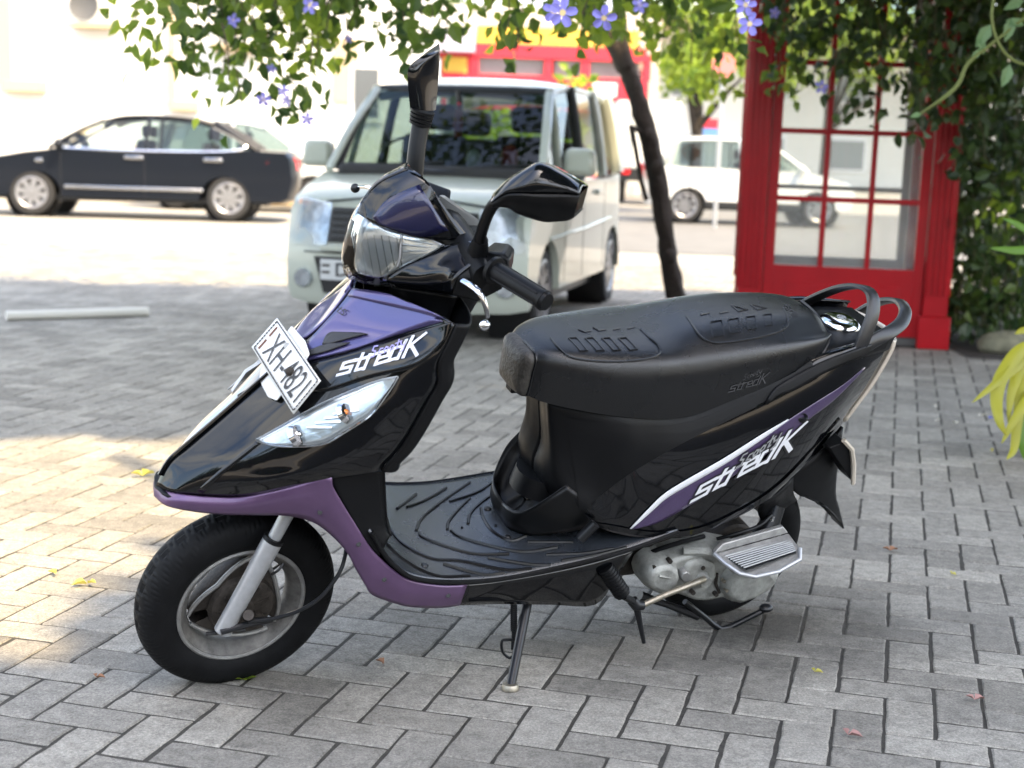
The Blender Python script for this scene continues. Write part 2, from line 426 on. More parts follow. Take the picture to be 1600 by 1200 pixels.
# badge panel proud of the apron
bp = strip(AP_B, [(476,569),(546,552),(610,531),(660,515),(706,503)], [(488,612),(515,611),(578,591),(654,571),(699,527)], 24, 8, .0035)
ob_bp = sp2(bp, 'badge_panel', M_BLK, solid=.004, smooth=60)
lt = strokes(['s','t','r','e','a','K'], (531,586,0), (19.2,-5.3,0), (5.5,-17.0,0), .27, AP_B, .0058)
sp(lt, 'lettering', M_LET, ob_bp, weld=0, recalc=False, smooth=0)
lt = strokes(['S_','c_','o_','o_','t_','y_'], (580,561,0), (11.9,-3.6,0), (2,-11.5,0), .16, AP_B, .0062)
sp(lt, 'lettering', M_LILAC, ob_bp, weld=0, recalc=False, smooth=0)
lt = strokes(['t_','S_'], (528,488,0), (8.5,5.5,0), (5,-6,0), .16, AP_B, .0095)
sp(lt, 'lettering', M_INK, ob_blu, weld=0, recalc=False, smooth=0)
# indicator
TOPI = [(404,688),(451,661),(499,634),(547,613),(594,595),(622,588)]; BOTI = [(405,690),(430,696),(468,697),(509,692),(545,671),(580,647),(608,612),(623,588)]
ind_b = strip(AP_B, TOPI, BOTI, 26, 6, .0015); ob_i = sp(ind_b, 'front_indicator', M_REF, solid=.001)
sp(strip(AP_B, TOPI, BOTI, 26, 6, .013), 'indicator_lens', M_LENS, ob_i, solid=.002)
rim = [onto(AP_B, p.x, p.y, .008) for p in rs(TOPI, 22)] + [onto(AP_B, p.x, p.y, .008) for p in reversed(rs(BOTI, 22))]
rim = [p for p in rim if p]; sp(MB().tube(rim + [rim[0]], .0022, 5, caps=False), 'lens_rim', M_SIL, ob_i)
for px, py, m_, r_ in ((541,648,M_AMB,.011), (466,682,M_CHR,.012)):
    q = onto(AP_B, px, py, .009); sp(MB().sphere(q, r_, 12, 8, (1.2, .6, 1)), 'bulb', m_, ob_i)
    sp(MB().tube([q + Vector((0, -.004, 0)), q + Vector((-.004, .001, .006))], [r_ * 1.9, r_ * 1.5], 14), 'bulb_bowl', M_CHR, ob_i)
for k in range(4):
    a = (480 + k * 14, 668 - k * 7); b = (520 + k * 14, 668 - k * 9)
    sp(MB().tube([onto(AP_B, *a, .004), onto(AP_B, *b, .004)], .003, 5), 'reflector_rib', M_CHR, ob_i)
ind_f = MB(); ind_f.v = [Vector((v.x, -v.y, v.z)) for v in strip(AP_B, TOPI, BOTI, 26, 6, .011).v]; ind_f.f = list(strip(AP_B, TOPI, BOTI, 26, 6, .011).f); ind_f.mi = [0] * len(ind_f.f)
sp(ind_f, 'front_indicator', M_SIL, solid=.003)

# ---------------------------------------------------------------- purple skirt under the nose and its arm down to the floor
SK_T = [(243,761,0),(277,771,.05),(325,776,.078),(372,777,.1),(420,769,.126),(467,758,.15),(514,744,.168)]
SK_B = [(240,775,0),(261,791,.05),(305,800,.075),(350,804,.095),(400,805,.115),(445,806,.135),(477,812,.15)]
mid = [tuple((Vector(a) + Vector(b)) / 2 + Vector((-1, 0, .004))) for a, b in zip(SK_T, SK_B)]
AR_F = [(477,812,.15),(499,822,.16),(524,843,.168),(543,865,.174),(556,890,.178),(571,915,.182),(582,930,.184),(617,943,.186),(645,949,.186),(690,950,.186),(719,946,.186)]
AR_R = [(514,744,.168),(521,762,.172),(539,793,.178),(553,815,.181),(566,836,.184),(580,857,.187),(593,871,.189),(618,893,.191),(643,907,.192),(690,915,.193),(730,914,.193)]
AL_T, AL_B = SK_T + AR_R[1:], SK_B + AR_F[1:]
mid = [tuple((Vector(a) + Vector(b)) / 2 + Vector((0, 0, .005 if i else 0))) for i, (a, b) in enumerate(zip(AL_T, AL_B))]
arm = MB().patch([PX(AL_T), PX(mid), PX(AL_B)], 4, 4).mirror()
sp(arm, 'purple_fairing', M_PUR, solid=.004, smooth=60, out=(.9, 0, .6))
for sx_, sy_ in ((560,850),(600,905),(500,800),(700,930)):
    q_ = onto(bvh(arm), sx_, sy_, .001, .18); n_ = (CAML - q_).normalized()
    sp(MB().tube([q_ - n_ * .003, q_ + n_ * .0012], [.0052, .0046], 10), 'panel_screw', M_BST)
# inner edge of the far arm and the wheel-side liner
lin = MB()
rows = []
for a in [0, 2, 4, 6, 8, 10]:
    p = S(*AR_F[a]); rows.append([Vector((p.x, y, p.z + .012)) for y in (-.18, -.09, 0, .09, p.y - .006)])
lin.patch(rows, 3, 2); sp(lin, 'wheel_liner', M_PLA, solid=.004)
rows = []
for a, b in zip(SK_B, SK_T):
    p = S(*a); rows.append([Vector((p.x, k * max(.002, p.y - .006), p.z + .02)) for k in (-1, -.5, 0, .5, 1)])
sp(MB().patch(rows, 3, 2), 'fender_underside', M_PLA, solid=.004)

# ---------------------------------------------------------------- inner leg shield
ed = [S(*r[-1]) for r in AP]
rows = []
for p in ed: rows.append([Vector((p.x - .002, p.y - .002, p.z)), Vector((p.x - .035, p.y - .012, p.z - .004)), Vector((p.x - .055, p.y * .62, p.z)), Vector((p.x - .06, 0, p.z + .004))])
ls = MB().patch(rows, 4, 4).mirror(); sp(ls, 'leg_shield', M_PLA, solid=.004)
# lower leg-shield cheeks, down to the floor
CH_F = [(514,746,.165),(522,766,.168),(540,797,.174),(566,838,.182),(592,870,.187)]
CH_R = [(598,728,.185),(599,748,.172),(601,790,.170),(604,824,.172),(610,838,.178)]
ck = MB().patch([PX(CH_F), PX([tuple((Vector(a) + Vector(b)) / 2 + Vector((0, 0, .002))) for a, b in zip(CH_F, CH_R)]), PX(CH_R)], 4, 4)
sp2(ck, 'leg_shield_cheek', M_PLA, solid=.004)
c0 = [S(*q) for q in CH_R]
rows = [[Vector((p.x, p.y, p.z)), Vector((p.x - .02, p.y * .5, p.z)), Vector((p.x - .025, 0, p.z))] for p in c0]
sp(MB().patch(rows, 3, 3).mirror(), 'leg_shield_tunnel', M_PLA, solid=.004)

# ---------------------------------------------------------------- number plate on the nose
pc = [(432.7,496.5),(500.7,594.7),(458,647),(393,542)]                     # top, right, bottom, left
def plate_pt(u, v, lift=0.0):
    a = Vector(pc[0]).lerp(Vector(pc[1]), u); b = Vector(pc[3]).lerp(Vector(pc[2]), u); q = a.lerp(b, v)
    p = S(q.x, q.y, -.12 + .24 * u); n = (CAML - p).normalized()                # runs across the nose
    return p + n * (lift + .016 + .030 * math.sin(math.pi * u))
NU = 16
pl = MB()
pl.grid([[plate_pt(u / NU, v / 6) for v in range(7)] for u in range(NU + 1)])
ob_pl = sp(pl, 'number_plate', M_PLATE, solid=.002, smooth=60)
def plate_text(body, u0, u1, v0, v1, name='lettering', bold=.02, m=M_INK):
    vs, fs = text_verts(body, 1, bold); x0 = min(v.x for v in vs); x1 = max(v.x for v in vs); y0 = min(v.y for v in vs); y1 = max(v.y for v in vs)
    mb = MB(); mb.add([plate_pt(u0 + (u1 - u0) * (v.x - x0) / (x1 - x0), v1 + (v0 - v1) * (v.y - y0) / (y1 - y0), .003) for v in vs], fs)
    return sp(mb, name, m, ob_pl, weld=0, recalc=False, smooth=0)
plate_text('XH-4821', .15, .91, .16, .86, bold=.0)
M_BRN = mat('faded_brown_ink', (0.16, 0.07, 0.045), rough=.6)
for v0_ in (.14, .56):
    sp(MB().tube([plate_pt(.085, v0_, .003), plate_pt(.085, v0_ + .30, .003)], .0022, 4), 'faded_mark', M_BRN, ob_pl)
bd = [plate_pt(u, v, .003) for u, v in [(.03 + .94 * k / 24, .05) for k in range(25)] + [(.97, .05 + .9 * k / 10) for k in range(11)] + [(.97 - .94 * k / 24, .95) for k in range(25)] + [(.03, .95 - .9 * k / 10) for k in range(11)]]
for i in range(0, len(bd) - 1, 2):
    pass
mb = MB()
for i in range(0, len(bd) - 1):
    a, b = bd[i], bd[i + 1]
    if (b - a).length < 1e-5: continue
    c = (a + b) / 2; d = (b - a) * .36; mb.tube([c - d, c + d], .0014, 4)
sp(mb, 'plate_border', M_INK, ob_pl, smooth=0)
q = plate_pt(.60, .50, .004); nn = (CAML - q).normalized()
sp(MB().tube([q - nn * .01, q + nn * .004, q + nn * .006], [.0085, .0085, .006], 12), 'bolt', M_DRT, ob_pl)
q = plate_pt(.34, .20, .0035); sp(MB().tube([q, q + nn * .001], .006, 12), 'rivet', M_SIL, ob_pl)
br = MB().prism([plate_pt(u, v, -.012) for u, v in ((.22,-.20),(.50,-.26),(.66,-.16),(.72,.5),(.72,1.18),(.60,1.32),(.36,1.30),(.26,1.0))], (CAML - S(440,560,0)).normalized() * -.010)
sp(br, 'plate_bracket', M_PLATE, bevel=.003)
# clear strip beyond the far edge of the nose
sp(MB().tube([S(363,610,-.055), S(384,580,-.05), S(410,563,-.05)], .007, 6, flat=.4), 'far_side_trim', M_SIL)

# ---------------------------------------------------------------- handlebar cowl
HL_T = [(576,297),(581,342),(600,356),(628,365),(660,372),(693,383)]
cow = [  # columns from the centre line (far silhouette) to the near horn; rows top to bottom
 [(632,258,-.01),(650,268,.03),(668,284,.06),(679,301,.075)],
 [(590,281,-.005),(620,296,.045),(660,318,.08),(694,322,.088)],
 [(566,312,0),(598,332,.055),(650,350,.088),(712,344,.098)],
 [(556,332,0),(590,351,.06),(655,371,.092),(738,377,.118)],
]
cow = [[(a, b, c * .78) for a, b, c in r] for r in cow]
uc = MB().patch([PX(r) for r in cow], 5, 5); UC_B = bvh(uc)
uc.mirror(); sp(uc, 'upper_cowl', M_BLK, solid=.004, smooth=60)
g1 = strip(UC_B, [(583,340),(600,317),(625,301),(655,289)], [(592,350),(625,361),(660,370),(700,360)], 14, 6, .003, .05)
M_BLG = mat('blue_cowl_decal', (0.010, 0.011, 0.05), rough=.3, metal=.3, coat=.8, noise=.3, nscale=600)
sp(g1, 'cowl_decal', M_BLG, solid=.001, smooth=60)
low = [
 [(692,384,.112),(712,380,.118),(738,377,.130),(764,394,.158)],
 [(672,397,.112),(700,397,.128),(730,398,.15),(752,402,.165)],
 [(634,414,.100),(670,418,.125),(700,420,.15),(722,424,.17)],
 [(610,429,.088),(650,434,.118),(690,437,.145),(712,434,.172)],
 [(604,438,.084),(650,444,.118),(690,447,.142),(707,448,.168)],
 [(613,449,.080),(652,454,.110),(690,456,.140),(705,459,.160)]]
low = [[(a, b, c * (.74 + .087 * j)) for j, (a, b, c) in enumerate(r)] for r in low]
lc = MB().patch([PX(r) for r in low], 4, 4); LC_B = bvh(lc)
sp(lc, 'lower_cowl', M_BLK, solid=.004, smooth=60)
lcf = MB(); lcf.v = [Vector((v.x - .035, -v.y * .95, v.z)) for v in lc.v]; lcf.f = [tuple(reversed(f)) for f in lc.f]; lcf.mi = list(lc.mi); sp(lcf, 'lower_cowl', M_BLK, solid=.004, smooth=60)
# cowl between: filler panel under the lens tip
# head lamp: reflector bowl, clear lens, rim
lens_raw = [
 [(577,296,-.004),(578,322,.018),(581,341,.028),(583,344,.030),(585,346,.032)],
 [(562,318,0),(572,340,.035),(590,351,.055),(604,357,.062),(628,365,.080)],
 [(546,352,0),(566,365,.045),(600,372,.075),(640,376,.092),(693,383,.112)],
 [(537,388,0),(560,395,.050),(595,402,.080),(630,404,.096),(672,397,.112)],
 [(535,416,0),(555,424,.048),(585,428,.074),(605,428,.086),(634,414,.100)],
 [(544,435,0),(562,440,.040),(582,442,.062),(595,440,.074),(606,437,.084)],
 [(568,444,.012),(575,446,.035),(588,448,.055),(600,449,.066),(612,449,.078)]]
lens = [[(a, b, c * .74) for a, b, c in r] for r in lens_raw]
ln = MB().patch([PX(r) for r in lens], 4, 4)
lnm = MB(); lnm.v = list(ln.v); lnm.f = list(ln.f); lnm.mi = list(ln.mi); lnm.mirror()
ob_l = sp(lnm, 'headlamp_lens', M_LENS, solid=.003, smooth=60)
bowl = MB(); LN_B = bvh(ln)
bowl.patch([[Vector((p.x - .013 - .010 * math.sin(i * 1.3 + j * 2), p.y * .965, p.z * .99 + .009)) for j, p in enumerate(PX(r))] for i, r in enumerate(lens)], 3, 3); bowl.mirror()
sp(bowl, 'lamp_reflector', M_REF, ob_l, solid=.002, smooth=25)
bc = S(590,392,.0); bc = Vector((bc.x + .03, 0, bc.z))
sp(MB().tube([Vector((1.0, 0, .985)), Vector((1.035, 0, .98))], [.022, .016], 14), 'bulb', M_CHR, ob_l)
sep = [onto(LN_B, x, y, -.001, .08) for x, y in ((628,367),(626,385),(625,402),(621,416))]
sp(MB().tube(sep, .0026, 6), 'lens_divider', M_SIL, ob_l)
for k in range(4):
    a = onto(LN_B, 630, 372 + k * 11, -.006, .09); b = onto(LN_B, 682 - k * 6, 383 + k * 5, -.006, .11)
    sp(MB().tube([a, b], .0017, 5), 'reflector_rib', M_SIL, ob_l)
for k_ in range(7):
    l_ = [onto(LN_B, 548 + k_ * 12 + t_ * 4, 362 + k_ * 1.5 + t_ * 22, -.002, .05) for t_ in (0, 1, 2, 3)]
    sp(MB().tube(l_, .0011, 4), 'lens_flute', M_LENS, ob_l)
for px_, py_, rx in ((578,392,.024),):
    q = onto(LN_B, px_, py_, -.03, .04); sp(MB().sphere(q, rx, 14, 8, (.35, 1, 1)), 'reflector_facet', M_REF, ob_l, smooth=20)
# cowl underside / neck
nk = MB()
nk.patch([PX([(606,449,.0),(625,452,.06),(660,456,.09),(714,464,.11)]), PX([(612,462,.0),(635,468,.05),(665,474,.085),(708,482,.105)]), PX([(616,470,.0),(640,478,.05),(670,490,.085),(702,499,.105)])], 4, 4).mirror()
sp(nk, 'steering_neck', M_PLA, solid=.004)
hb = MB()
p = S(650,470,0); hb.tube([Vector((p.x - .02, 0, p.z - .05)), Vector((p.x - .06, 0, p.z + .08))], [.075, .085], 16); sp(hb, 'steering_head_cover', M_PLA)
# rear cover with switch housing
rc_o = [(764,394,.158),(786,396,.19),(796,405,.20),(794,425,.205),(789,444,.205),(783,453,.20),(745,472,.19),(706,462,.165),(713,433,.172)]
rc = MB(); front = PX(rc_o); back = [Vector((p.x - .035, p.y - .05, p.z)) for p in front]
cen = sum(front, Vector()) / len(front)
rc.add(front + back + [cen], [(i, (i + 1) % 9, 9 + (i + 1) % 9, 9 + i) for i in range(9)] + [(i, 18, (i + 1) % 9) for i in range(9)] + [tuple(range(9, 18))])
sp2(rc, 'switch_housing', M_PLA, bevel=.004)
rb = MB()
for y0, y1 in ((-.20, .20),): rb.tube([Vector((.895, -.19, 1.0)), Vector((.89, -.10, 1.01)), Vector((.885, 0, 1.015)), Vector((.89, .10, 1.01)), Vector((.895, .19, 1.0))], [.022, .030, .034, .030, .022], 12, smooth=4, flat=1.1)
sp(rb, 'rear_cowl', M_PLA)
# speedometer visor seen past the cowl
sp(MB().prism([S(687,305,-.02), S(742,344,.0), S(738,352,.0), S(690,352,-.03)], (-.01, 0, 0)), 'speedometer_glass', mat('smoked_glass', (.18, .19, .19), rough=.15, coat=.5))
# grips
ga, gb = S(770,421,.20), S(851,470,.325)
ob_g = sp(MB().tube([ga, ga.lerp(gb, .06), ga.lerp(gb, .07), ga.lerp(gb, .94), ga.lerp(gb, .95), gb], [.026, .026, .0185, .0175, .0195, .0195], 18), 'handlebar_grip', M_PLA)
dd = (gb - ga).normalized()
for k in range(5):
    ang = k * 1.256; o_ = dd.orthogonal().normalized(); o2 = Matrix.Rotation(ang, 3, dd) @ o_
    sp(MB().tube([ga.lerp(gb, .1) + o2 * .0178, ga.lerp(gb, .92) + o2 * .0172], .0022, 5), 'grip_rib', M_PLA, ob_g)
sp(MB().tube([gb, gb + dd * .006], [.018, .016], 18), 'grip_end', M_PLA, ob_g)
fa, fb_ = Vector((ga.x, -ga.y, ga.z)), Vector((gb.x, -gb.y, gb.z))
sp(MB().tube([fa, fa.lerp(fb_, .06), fa.lerp(fb_, .07), fb_], [.026, .026, .0185, .0185], 16), 'handlebar_grip', M_PLA)
# brake levers
lv = PX([(724,439,.20),(738,447,.225),(750,458,.245),(758,476,.255),(762,496,.258)])
ob_lv = sp(MB().tube(lv, [.0075, .0085, .0075, .006, .005], 10, smooth=4, flat=.7), 'brake_lever', M_CHR)
sp(MB().sphere(S(757,508,.258), .0105, 14, 10), 'lever_ball', M_CHR, ob_lv)
lr = PX([(592,300,-.22),(575,292,-.26),(560,292,-.30)])
ob_lv = sp(MB().tube(lr, [.007, .007, .006], 10, smooth=4, flat=.7), 'brake_lever', M_CHR)
sp(MB().sphere(S(555,294,-.305), .010, 12, 8), 'lever_ball', M_BST, ob_lv)
# mirrors
def mirror_head(outline, depth, name, parent, div=None):
    n = len(outline); mb = MB(); c = sum(outline, Vector()) / n
    return mb
mm = MB()
mo_t = [(765,313,.225),(787,292,.235),(809,278,.245),(833,267,.255),(850,270,.262),(864,277,.268),(886,289,.278),(905,302,.285)]
mo_m = [(768,318,.235),(790,304,.25),(812,302,.265),(834,303,.272),(850,303,.277),(866,303,.28),(887,303,.284),(905,304,.286)]
mo_b = [(770,320,.23),(794,323,.24),(806,330,.25),(817,335,.255),(848,344,.265),(868,344,.27),(887,342,.278),(897,336,.283)]
T_, M_, B_ = PX(mo_t), PX(mo_m), PX(mo_b)
back = lambda L_, k: [Vector((p.x - .045 * k, p.y - .045 * k, p.z)) for p in L_]
t1 = MB().patch([back(T_, .9), [a.lerp(b, .5) + Vector((.0, .0, .010)) for a, b in zip(back(T_, .45), T_)], [a.lerp(b, .5) + Vector((.004, .008, .004)) for a, b in zip(T_, M_)], M_], 4, 4)
ob_m = sp(t1, 'mirror', M_BLK, solid=.003, smooth=60)
M_SATB = mat('satin_black_plastic', (0.003, 0.0032, 0.0036), rough=.36, spec=.22, bump=.1, bscale=700)
t2 = MB().patch([M_, [a.lerp(b, .5) + Vector((.004, .006, 0)) for a, b in zip(M_, B_)], B_, back(B_, .8)], 4, 4)
sp(t2, 'mirror_lower_shell', M_SATB, ob_m, solid=.003, smooth=60)
e_ = [back(T_, .9)[-1], T_[-1].lerp(M_[-1], .5) + Vector((.0, .003, .0)), M_[-1], B_[-1], back(B_, .8)[-1]]
sp(MB().add(e_, [(0, 1, 2, 3, 4)]), 'mirror_end', M_BLK, ob_m)
gl = MB().patch([back(T_, .85), [a.lerp(b, .5) for a, b in zip(back(T_, .85), back(B_, .8))], back(B_, .8)], 3, 3)
sp(gl, 'mirror_glass', mat('mirror_silver', (.8, .8, .82), rough=.02, metal=1), ob_m)
sp(MB().tube(PX([(749,386,.155),(752,365,.17),(762,336,.19),(775,316,.21),(795,308,.225)]), [.0135, .0105, .0105, .0115, .011], 12, smooth=4), 'mirror_stem', M_SATB, ob_m)
sp(MB().tube(PX([(747,392,.15),(751,374,.163)]), [.02, .014], 12), 'stem_boot', M_PLA, ob_m)
# right mirror (raised, seen edge-on)
r_o = [(640,137,-.20),(637,112,-.205),(646,98,-.21),(660,89,-.215),(675,81,-.22),(687,77,-.225)]
r_i = [(643,172,-.20),(655,172,-.205),(668,172,-.21),(676,172,-.212),(681,150,-.22),(685,117,-.225)]
ra, rb_ = PX([(641,172,-.20),(638,140,-.20),(637,112,-.205),(645,98,-.21),(662,87,-.215),(687,77,-.225)]), PX([(681,172,-.205),(683,148,-.215),(685,125,-.22),(686,108,-.222),(687,92,-.224),(687.5,78,-.225)])
t1 = MB().patch([ra, [a.lerp(b, .33) + Vector((.006, .012, 0)) for a, b in zip(ra, rb_)], [a.lerp(b, .66) + Vector((.006, .012, 0)) for a, b in zip(ra, rb_)], rb_], 4, 4)
ob_m = sp(t1, 'mirror', M_BLK, smooth=60)
t2 = MB().patch([ra, [Vector((a.x - .02, a.y - .05, a.z)) for a in [p.lerp(q, .4) for p, q in zip(ra, rb_)]], rb_], 4, 4)
sp(t2, 'mirror_back', M_SATB, ob_m, smooth=60)
sp(MB().tube(PX([(650,330,-.12),(648,280,-.14),(648,262,-.145),(652,225,-.165),(657,195,-.18),(660,182,-.19)]), [.014, .0165, .018, .0175, .018, .022], 14), 'mirror_stem', M_SATB, ob_m)
for k in range(4):
    a = S(656 + k * 1.2, 194 - k * 6, -.18 - k * .004); b = S(657 + k * 1.2, 190 - k * 6, -.18 - k * .004)
    sp(MB().tube([a, b], [.0225 + k * .0008, .0225 + k * .0008], 14), 'stem_boot_ring', M_PLA, ob_m)

# ---------------------------------------------------------------- front wheel, fork
STEER = R(3)
axl = S(371,932,.037); AXF = Vector((axl.x - .003, 0, axl.z - .025))
AXF = Vector((1.226, 0.0, .205))
rake = Vector((-math.sin(R(25.7)), 0, math.cos(R(25.7))))
WM = Matrix.Translation(AXF) @ Matrix.Rotation(STEER, 4, rake)
def tyre_mesh(ro, rw, hw, n=600, grooves=True):
    """ro outer radius, rw bead radius, hw half width"""
    prof = []
    K = 30
    for i in range(K + 1):
        t = -math.pi * .80 + 2 * math.pi * .80 * i / K
        y = hw * math.sin(t) ** 1 if abs(t) < math.pi / 2 else hw * (math.copysign(1, t)) * (1 - .35 * ((abs(t) - math.pi / 2) / (.3 * math.pi)) ** 1.6)
        c = math.cos(t)
        mid_r = rw + (ro - rw) * .42
        r = mid_r + (ro - mid_r) * max(0, c) ** .72 if c > 0 else mid_r - (mid_r - rw) * min(1, (abs(t) - math.pi / 2) / (.3 * math.pi))
        prof.append((r, y))
    rows = []
    for k in range(n):
        a = 2 * math.pi * k / n; row = []
        for (r, y) in prof:
            d = 0
            if grooves and r > rw + (ro - rw) * .62:
                u = abs(y) / hw
                ph = (a * 30 / (2 * math.pi) + (.5 if y > 0 else 0) + u * u * 1.6 * (1 if y > 0 else 1)) % 1
                if ph < .10 and .22 < u < .95: d = .0030
                zz = .12 + .07 * math.sin(a * 30)
                if abs(u - zz) < .06: d = .004
            row.append(Vector(((r - d) * math.cos(a), y, (r - d) * math.sin(a))))
        rows.append(row)
    return rows
def wheel(name, Mx, ro, rw, hw, label=None):
    hub = MB(); hub.lathe([(0, .036), (.030, .036), (.034, .030), (.060, .028), (.066, .022), (.068, -.028), (.055, -.034), (0, -.036)], 36, Mx)
    ob = sp(hub, name, M_DRT, bevel=0)
    ty = MB().grid([[Mx @ p for p in r] for r in tyre_mesh(ro, rw, hw)], closeu=True)
    sp(ty, 'tyre', M_RUB, ob, smooth=45)
    rm = MB().lathe([(rw + .006, .036), (rw + .008, .034), (rw + .006, .031), (rw - .004, .030), (rw - .008, .024), (rw - .013, .016), (rw - .015, 0), (rw - .013, -.016), (rw - .008, -.024), (rw - .004, -.030), (rw + .006, -.031), (rw + .008, -.034), (rw + .006, -.036), (rw - .002, -.035), (rw - .010, -.026), (rw - .019, -.014), (rw - .021, 0), (rw - .019, .014), (rw - .010, .026), (rw - .002, .035)], 72, Mx, close=True)
    sp(rm, 'rim', M_RIM, ob, smooth=35)
    for sy in (1, -1): sp(MB().tube([Mx @ Vector(((rw + .004) * math.cos(2 * math.pi * k / 64), .0335 * sy, (rw + .004) * math.sin(2 * math.pi * k / 64))) for k in range(65)], .0052, 8, caps=False), 'rim_lip', M_ALU, ob)
    return ob, Mx
fw, _ = wheel('front_wheel', WM, .210, .128, .046)
tips = [R(104), R(224), R(344)]
def star(i, t):                                           # concave edge of the cast star between two arms
    a = tips[i] + (tips[(i + 1) % 3] - tips[i] + (2 * math.pi if i == 2 else 0)) * t
    r = .078 + (.113 - .078) * abs(2 * t - 1) ** 1.7; return r, a
for i in range(3):
    mb = MB(); rows = []
    for k in range(13):
        t = .07 + .86 * k / 12; r, a = star(i, t); d = Vector((math.cos(a), 0, math.sin(a))); th = .016 + .014 * (1 - abs(2 * t - 1))
        rows.append([WM @ (d * .03 + Vector((0, th, 0))), WM @ (d * (r - .006) + Vector((0, th, 0))), WM @ (d * r + Vector((0, th * .5, 0))), WM @ (d * r + Vector((0, -th * .5, 0))), WM @ (d * (r - .006) + Vector((0, -th, 0))), WM @ (d * .03 + Vector((0, -th, 0)))])
    mb.grid(rows); sp(mb, 'spoke', M_DRT, fw, smooth=40)
    ed_ = []
    for k in range(15):
        t = .05 + .90 * k / 14; r, a = star(i, t); ed_.append(WM @ (Vector((math.cos(a) * r, .016 + .012 * (1 - abs(2 * t - 1)), math.sin(a) * r))))
    sp(MB().tube(ed_, .0048, 8), 'spoke_edge', M_ALU, fw)
# drum brake plate, ribs
bpM = WM
sp(MB().lathe([(0, .052), (.018, .052), (.022, .047), (.056, .045), (.066, .040), (.070, .026)], 30, bpM), 'brake_plate', M_DRT, fw, smooth=35)
for k in range(9):
    a = k * 2 * math.pi / 9; sp(MB().box((0, 0, 0), (.030, .006, .004), None), 'drum_rib', M_DRT, fw).matrix_local = bpM @ Matrix.Rotation(-a, 4, 'Y') @ Matrix.Translation((.040, .046, 0))
sp(MB().tube([bpM @ Vector((-.030, .046, -.022)), bpM @ Vector((-.030, .058, -.022))], .012, 14), 'cam_boss', M_DRT, fw)
# fork legs
for sgn in (1, -1):
    f0, f1, f2 = S(348,986,.088), S(426,845,.088), S(458,797,.088)
    d = (f1 - f0).normalized()
    pts = [f0 - d * .004, f0, f0.lerp(f1, .60), f0.lerp(f1, .86), f1]; rr = [.014, .0185, .0188, .0205, .0205]
    q = lambda p: Vector((p.x, p.y * sgn, p.z))
    ob = sp(MB().tube([q(p) for p in pts], rr, 20), 'fork_leg', M_SIL)
    sp(MB().tube([q(f1), q(f1 + d * .008)], [.0215, .0205], 18), 'dust_seal', M_PLA, ob)
    sp(MB().tube([q(f1), q(f1 + d * .15)], .0135, 16), 'stanchion', M_SIL, ob)
p = S(345,990,.088); sp(MB().tube([p + Vector((.03, 0, .004)), p + Vector((-.05, 0, .002))], .004, 6), 'brake_arm', M_BST)
sp(MB().tube(PX([(345,988,.105),(385,976,.105),(400,971,.10),(425,968,.10)]), [.006, .007, .009, .006], 8), 'brake_arm', M_BST)
sp(MB().tube(PX([(388,962,.098),(388,961,.112)]), [.011, .011], 12), 'axle_nut', M_DRT)
ax = AXF; sp(MB().tube([ax + Vector((0, -.10, 0)), ax + Vector((0, .10, 0))], .008, 10), 'axle', M_BST)
sp(MB().tube(PX([(388,972,.105),(430,966,.115),(470,953,.13),(500,934,.135),(522,908,.13),(535,884,.12),(541,855,.10),(538,832,.08)]), .0042, 8, smooth=4), 'brake_cable', M_BST)
sp(MB().tube(PX([(418,893,-.02),(430,887,.0),(443,877,.02),(436,890,.03),(424,898,.03)]), .0028, 6, smooth=4), 'speedometer_cable', M_BST)
# ---------------------------------------------------------------- floorboard
FN = [(580,829,.185),(604,868,.189),(629,891,.192),(650,901,.193),(685,906,.193),(737,906,.193),(790,901,.193),(860,887,.192),(930,871,.190),(982,857,.186),(1060,829,.180)]
fn = PX(FN)
rows = [[Vector((p.x, p.y * k, p.z + .008 * (1 - k * k))) for k in (1, .75, .5, .25, 0)] for p in fn]
fl = MB().patch(rows, 4, 3).mirror(); FL_B = bvh(fl)
sp(fl, 'floorboard', M_FLO, solid=.006, smooth=60, out=(.7, 0, -.5))
ob_f = bpy.data.objects['floorboard']
rim = [p + Vector((0, .003, .0)) for p in cr(fn, 5)]
for sgn in (1, -1):
    sp(MB().tube([Vector((p.x, (p.y - .001) * sgn, p.z - .003)) for p in rim], .0048, 8), 'floor_edge_trim', M_PLA, ob_f)
RIBS = [[(200,607),(115,672)],[(335,580),(240,635),(160,665)],[(440,555),(330,630),(230,710),(200,770)],[(605,500),(490,590),(350,640)],[(650,530),(545,565)],
 [(620,560),(510,630),(445,690),(432,740)],[(620,605),(555,625)],[(440,625),(385,680),(345,730),(340,765)],[(215,780),(240,805),(440,870),(615,873)],
 [(355,770),(400,800),(560,845),(690,865),(830,845)],[(490,670),(500,710),(540,770),(620,815),(690,795)],[(80,760),(140,830),(270,895),(400,905),(600,945),(715,940)],
 [(520,890),(700,920),(800,925)],[(320,918),(490,965),(595,958)],[(10,750),(60,820),(150,905),(290,972),(440,972)],[(700,822),(900,822)],[(780,878),(940,872),(1080,850)],[(850,905),(1000,880),(1140,845)]]
M_RIB = mat('black_rib_rubber', (0.006, 0.006, 0.0065), rough=.3)
for l in RIBS:
    pts = [onto(FL_B, 580 + x / 2.857, 560 + y / 2.857, .001) for x, y in l]; pts = [p for p in pts if p]
    if len(pts) >= 2: sp(MB().tube(pts, .0036, 6, smooth=5 if len(pts) > 2 else 0), 'floor_rib', M_RIB, ob_f)
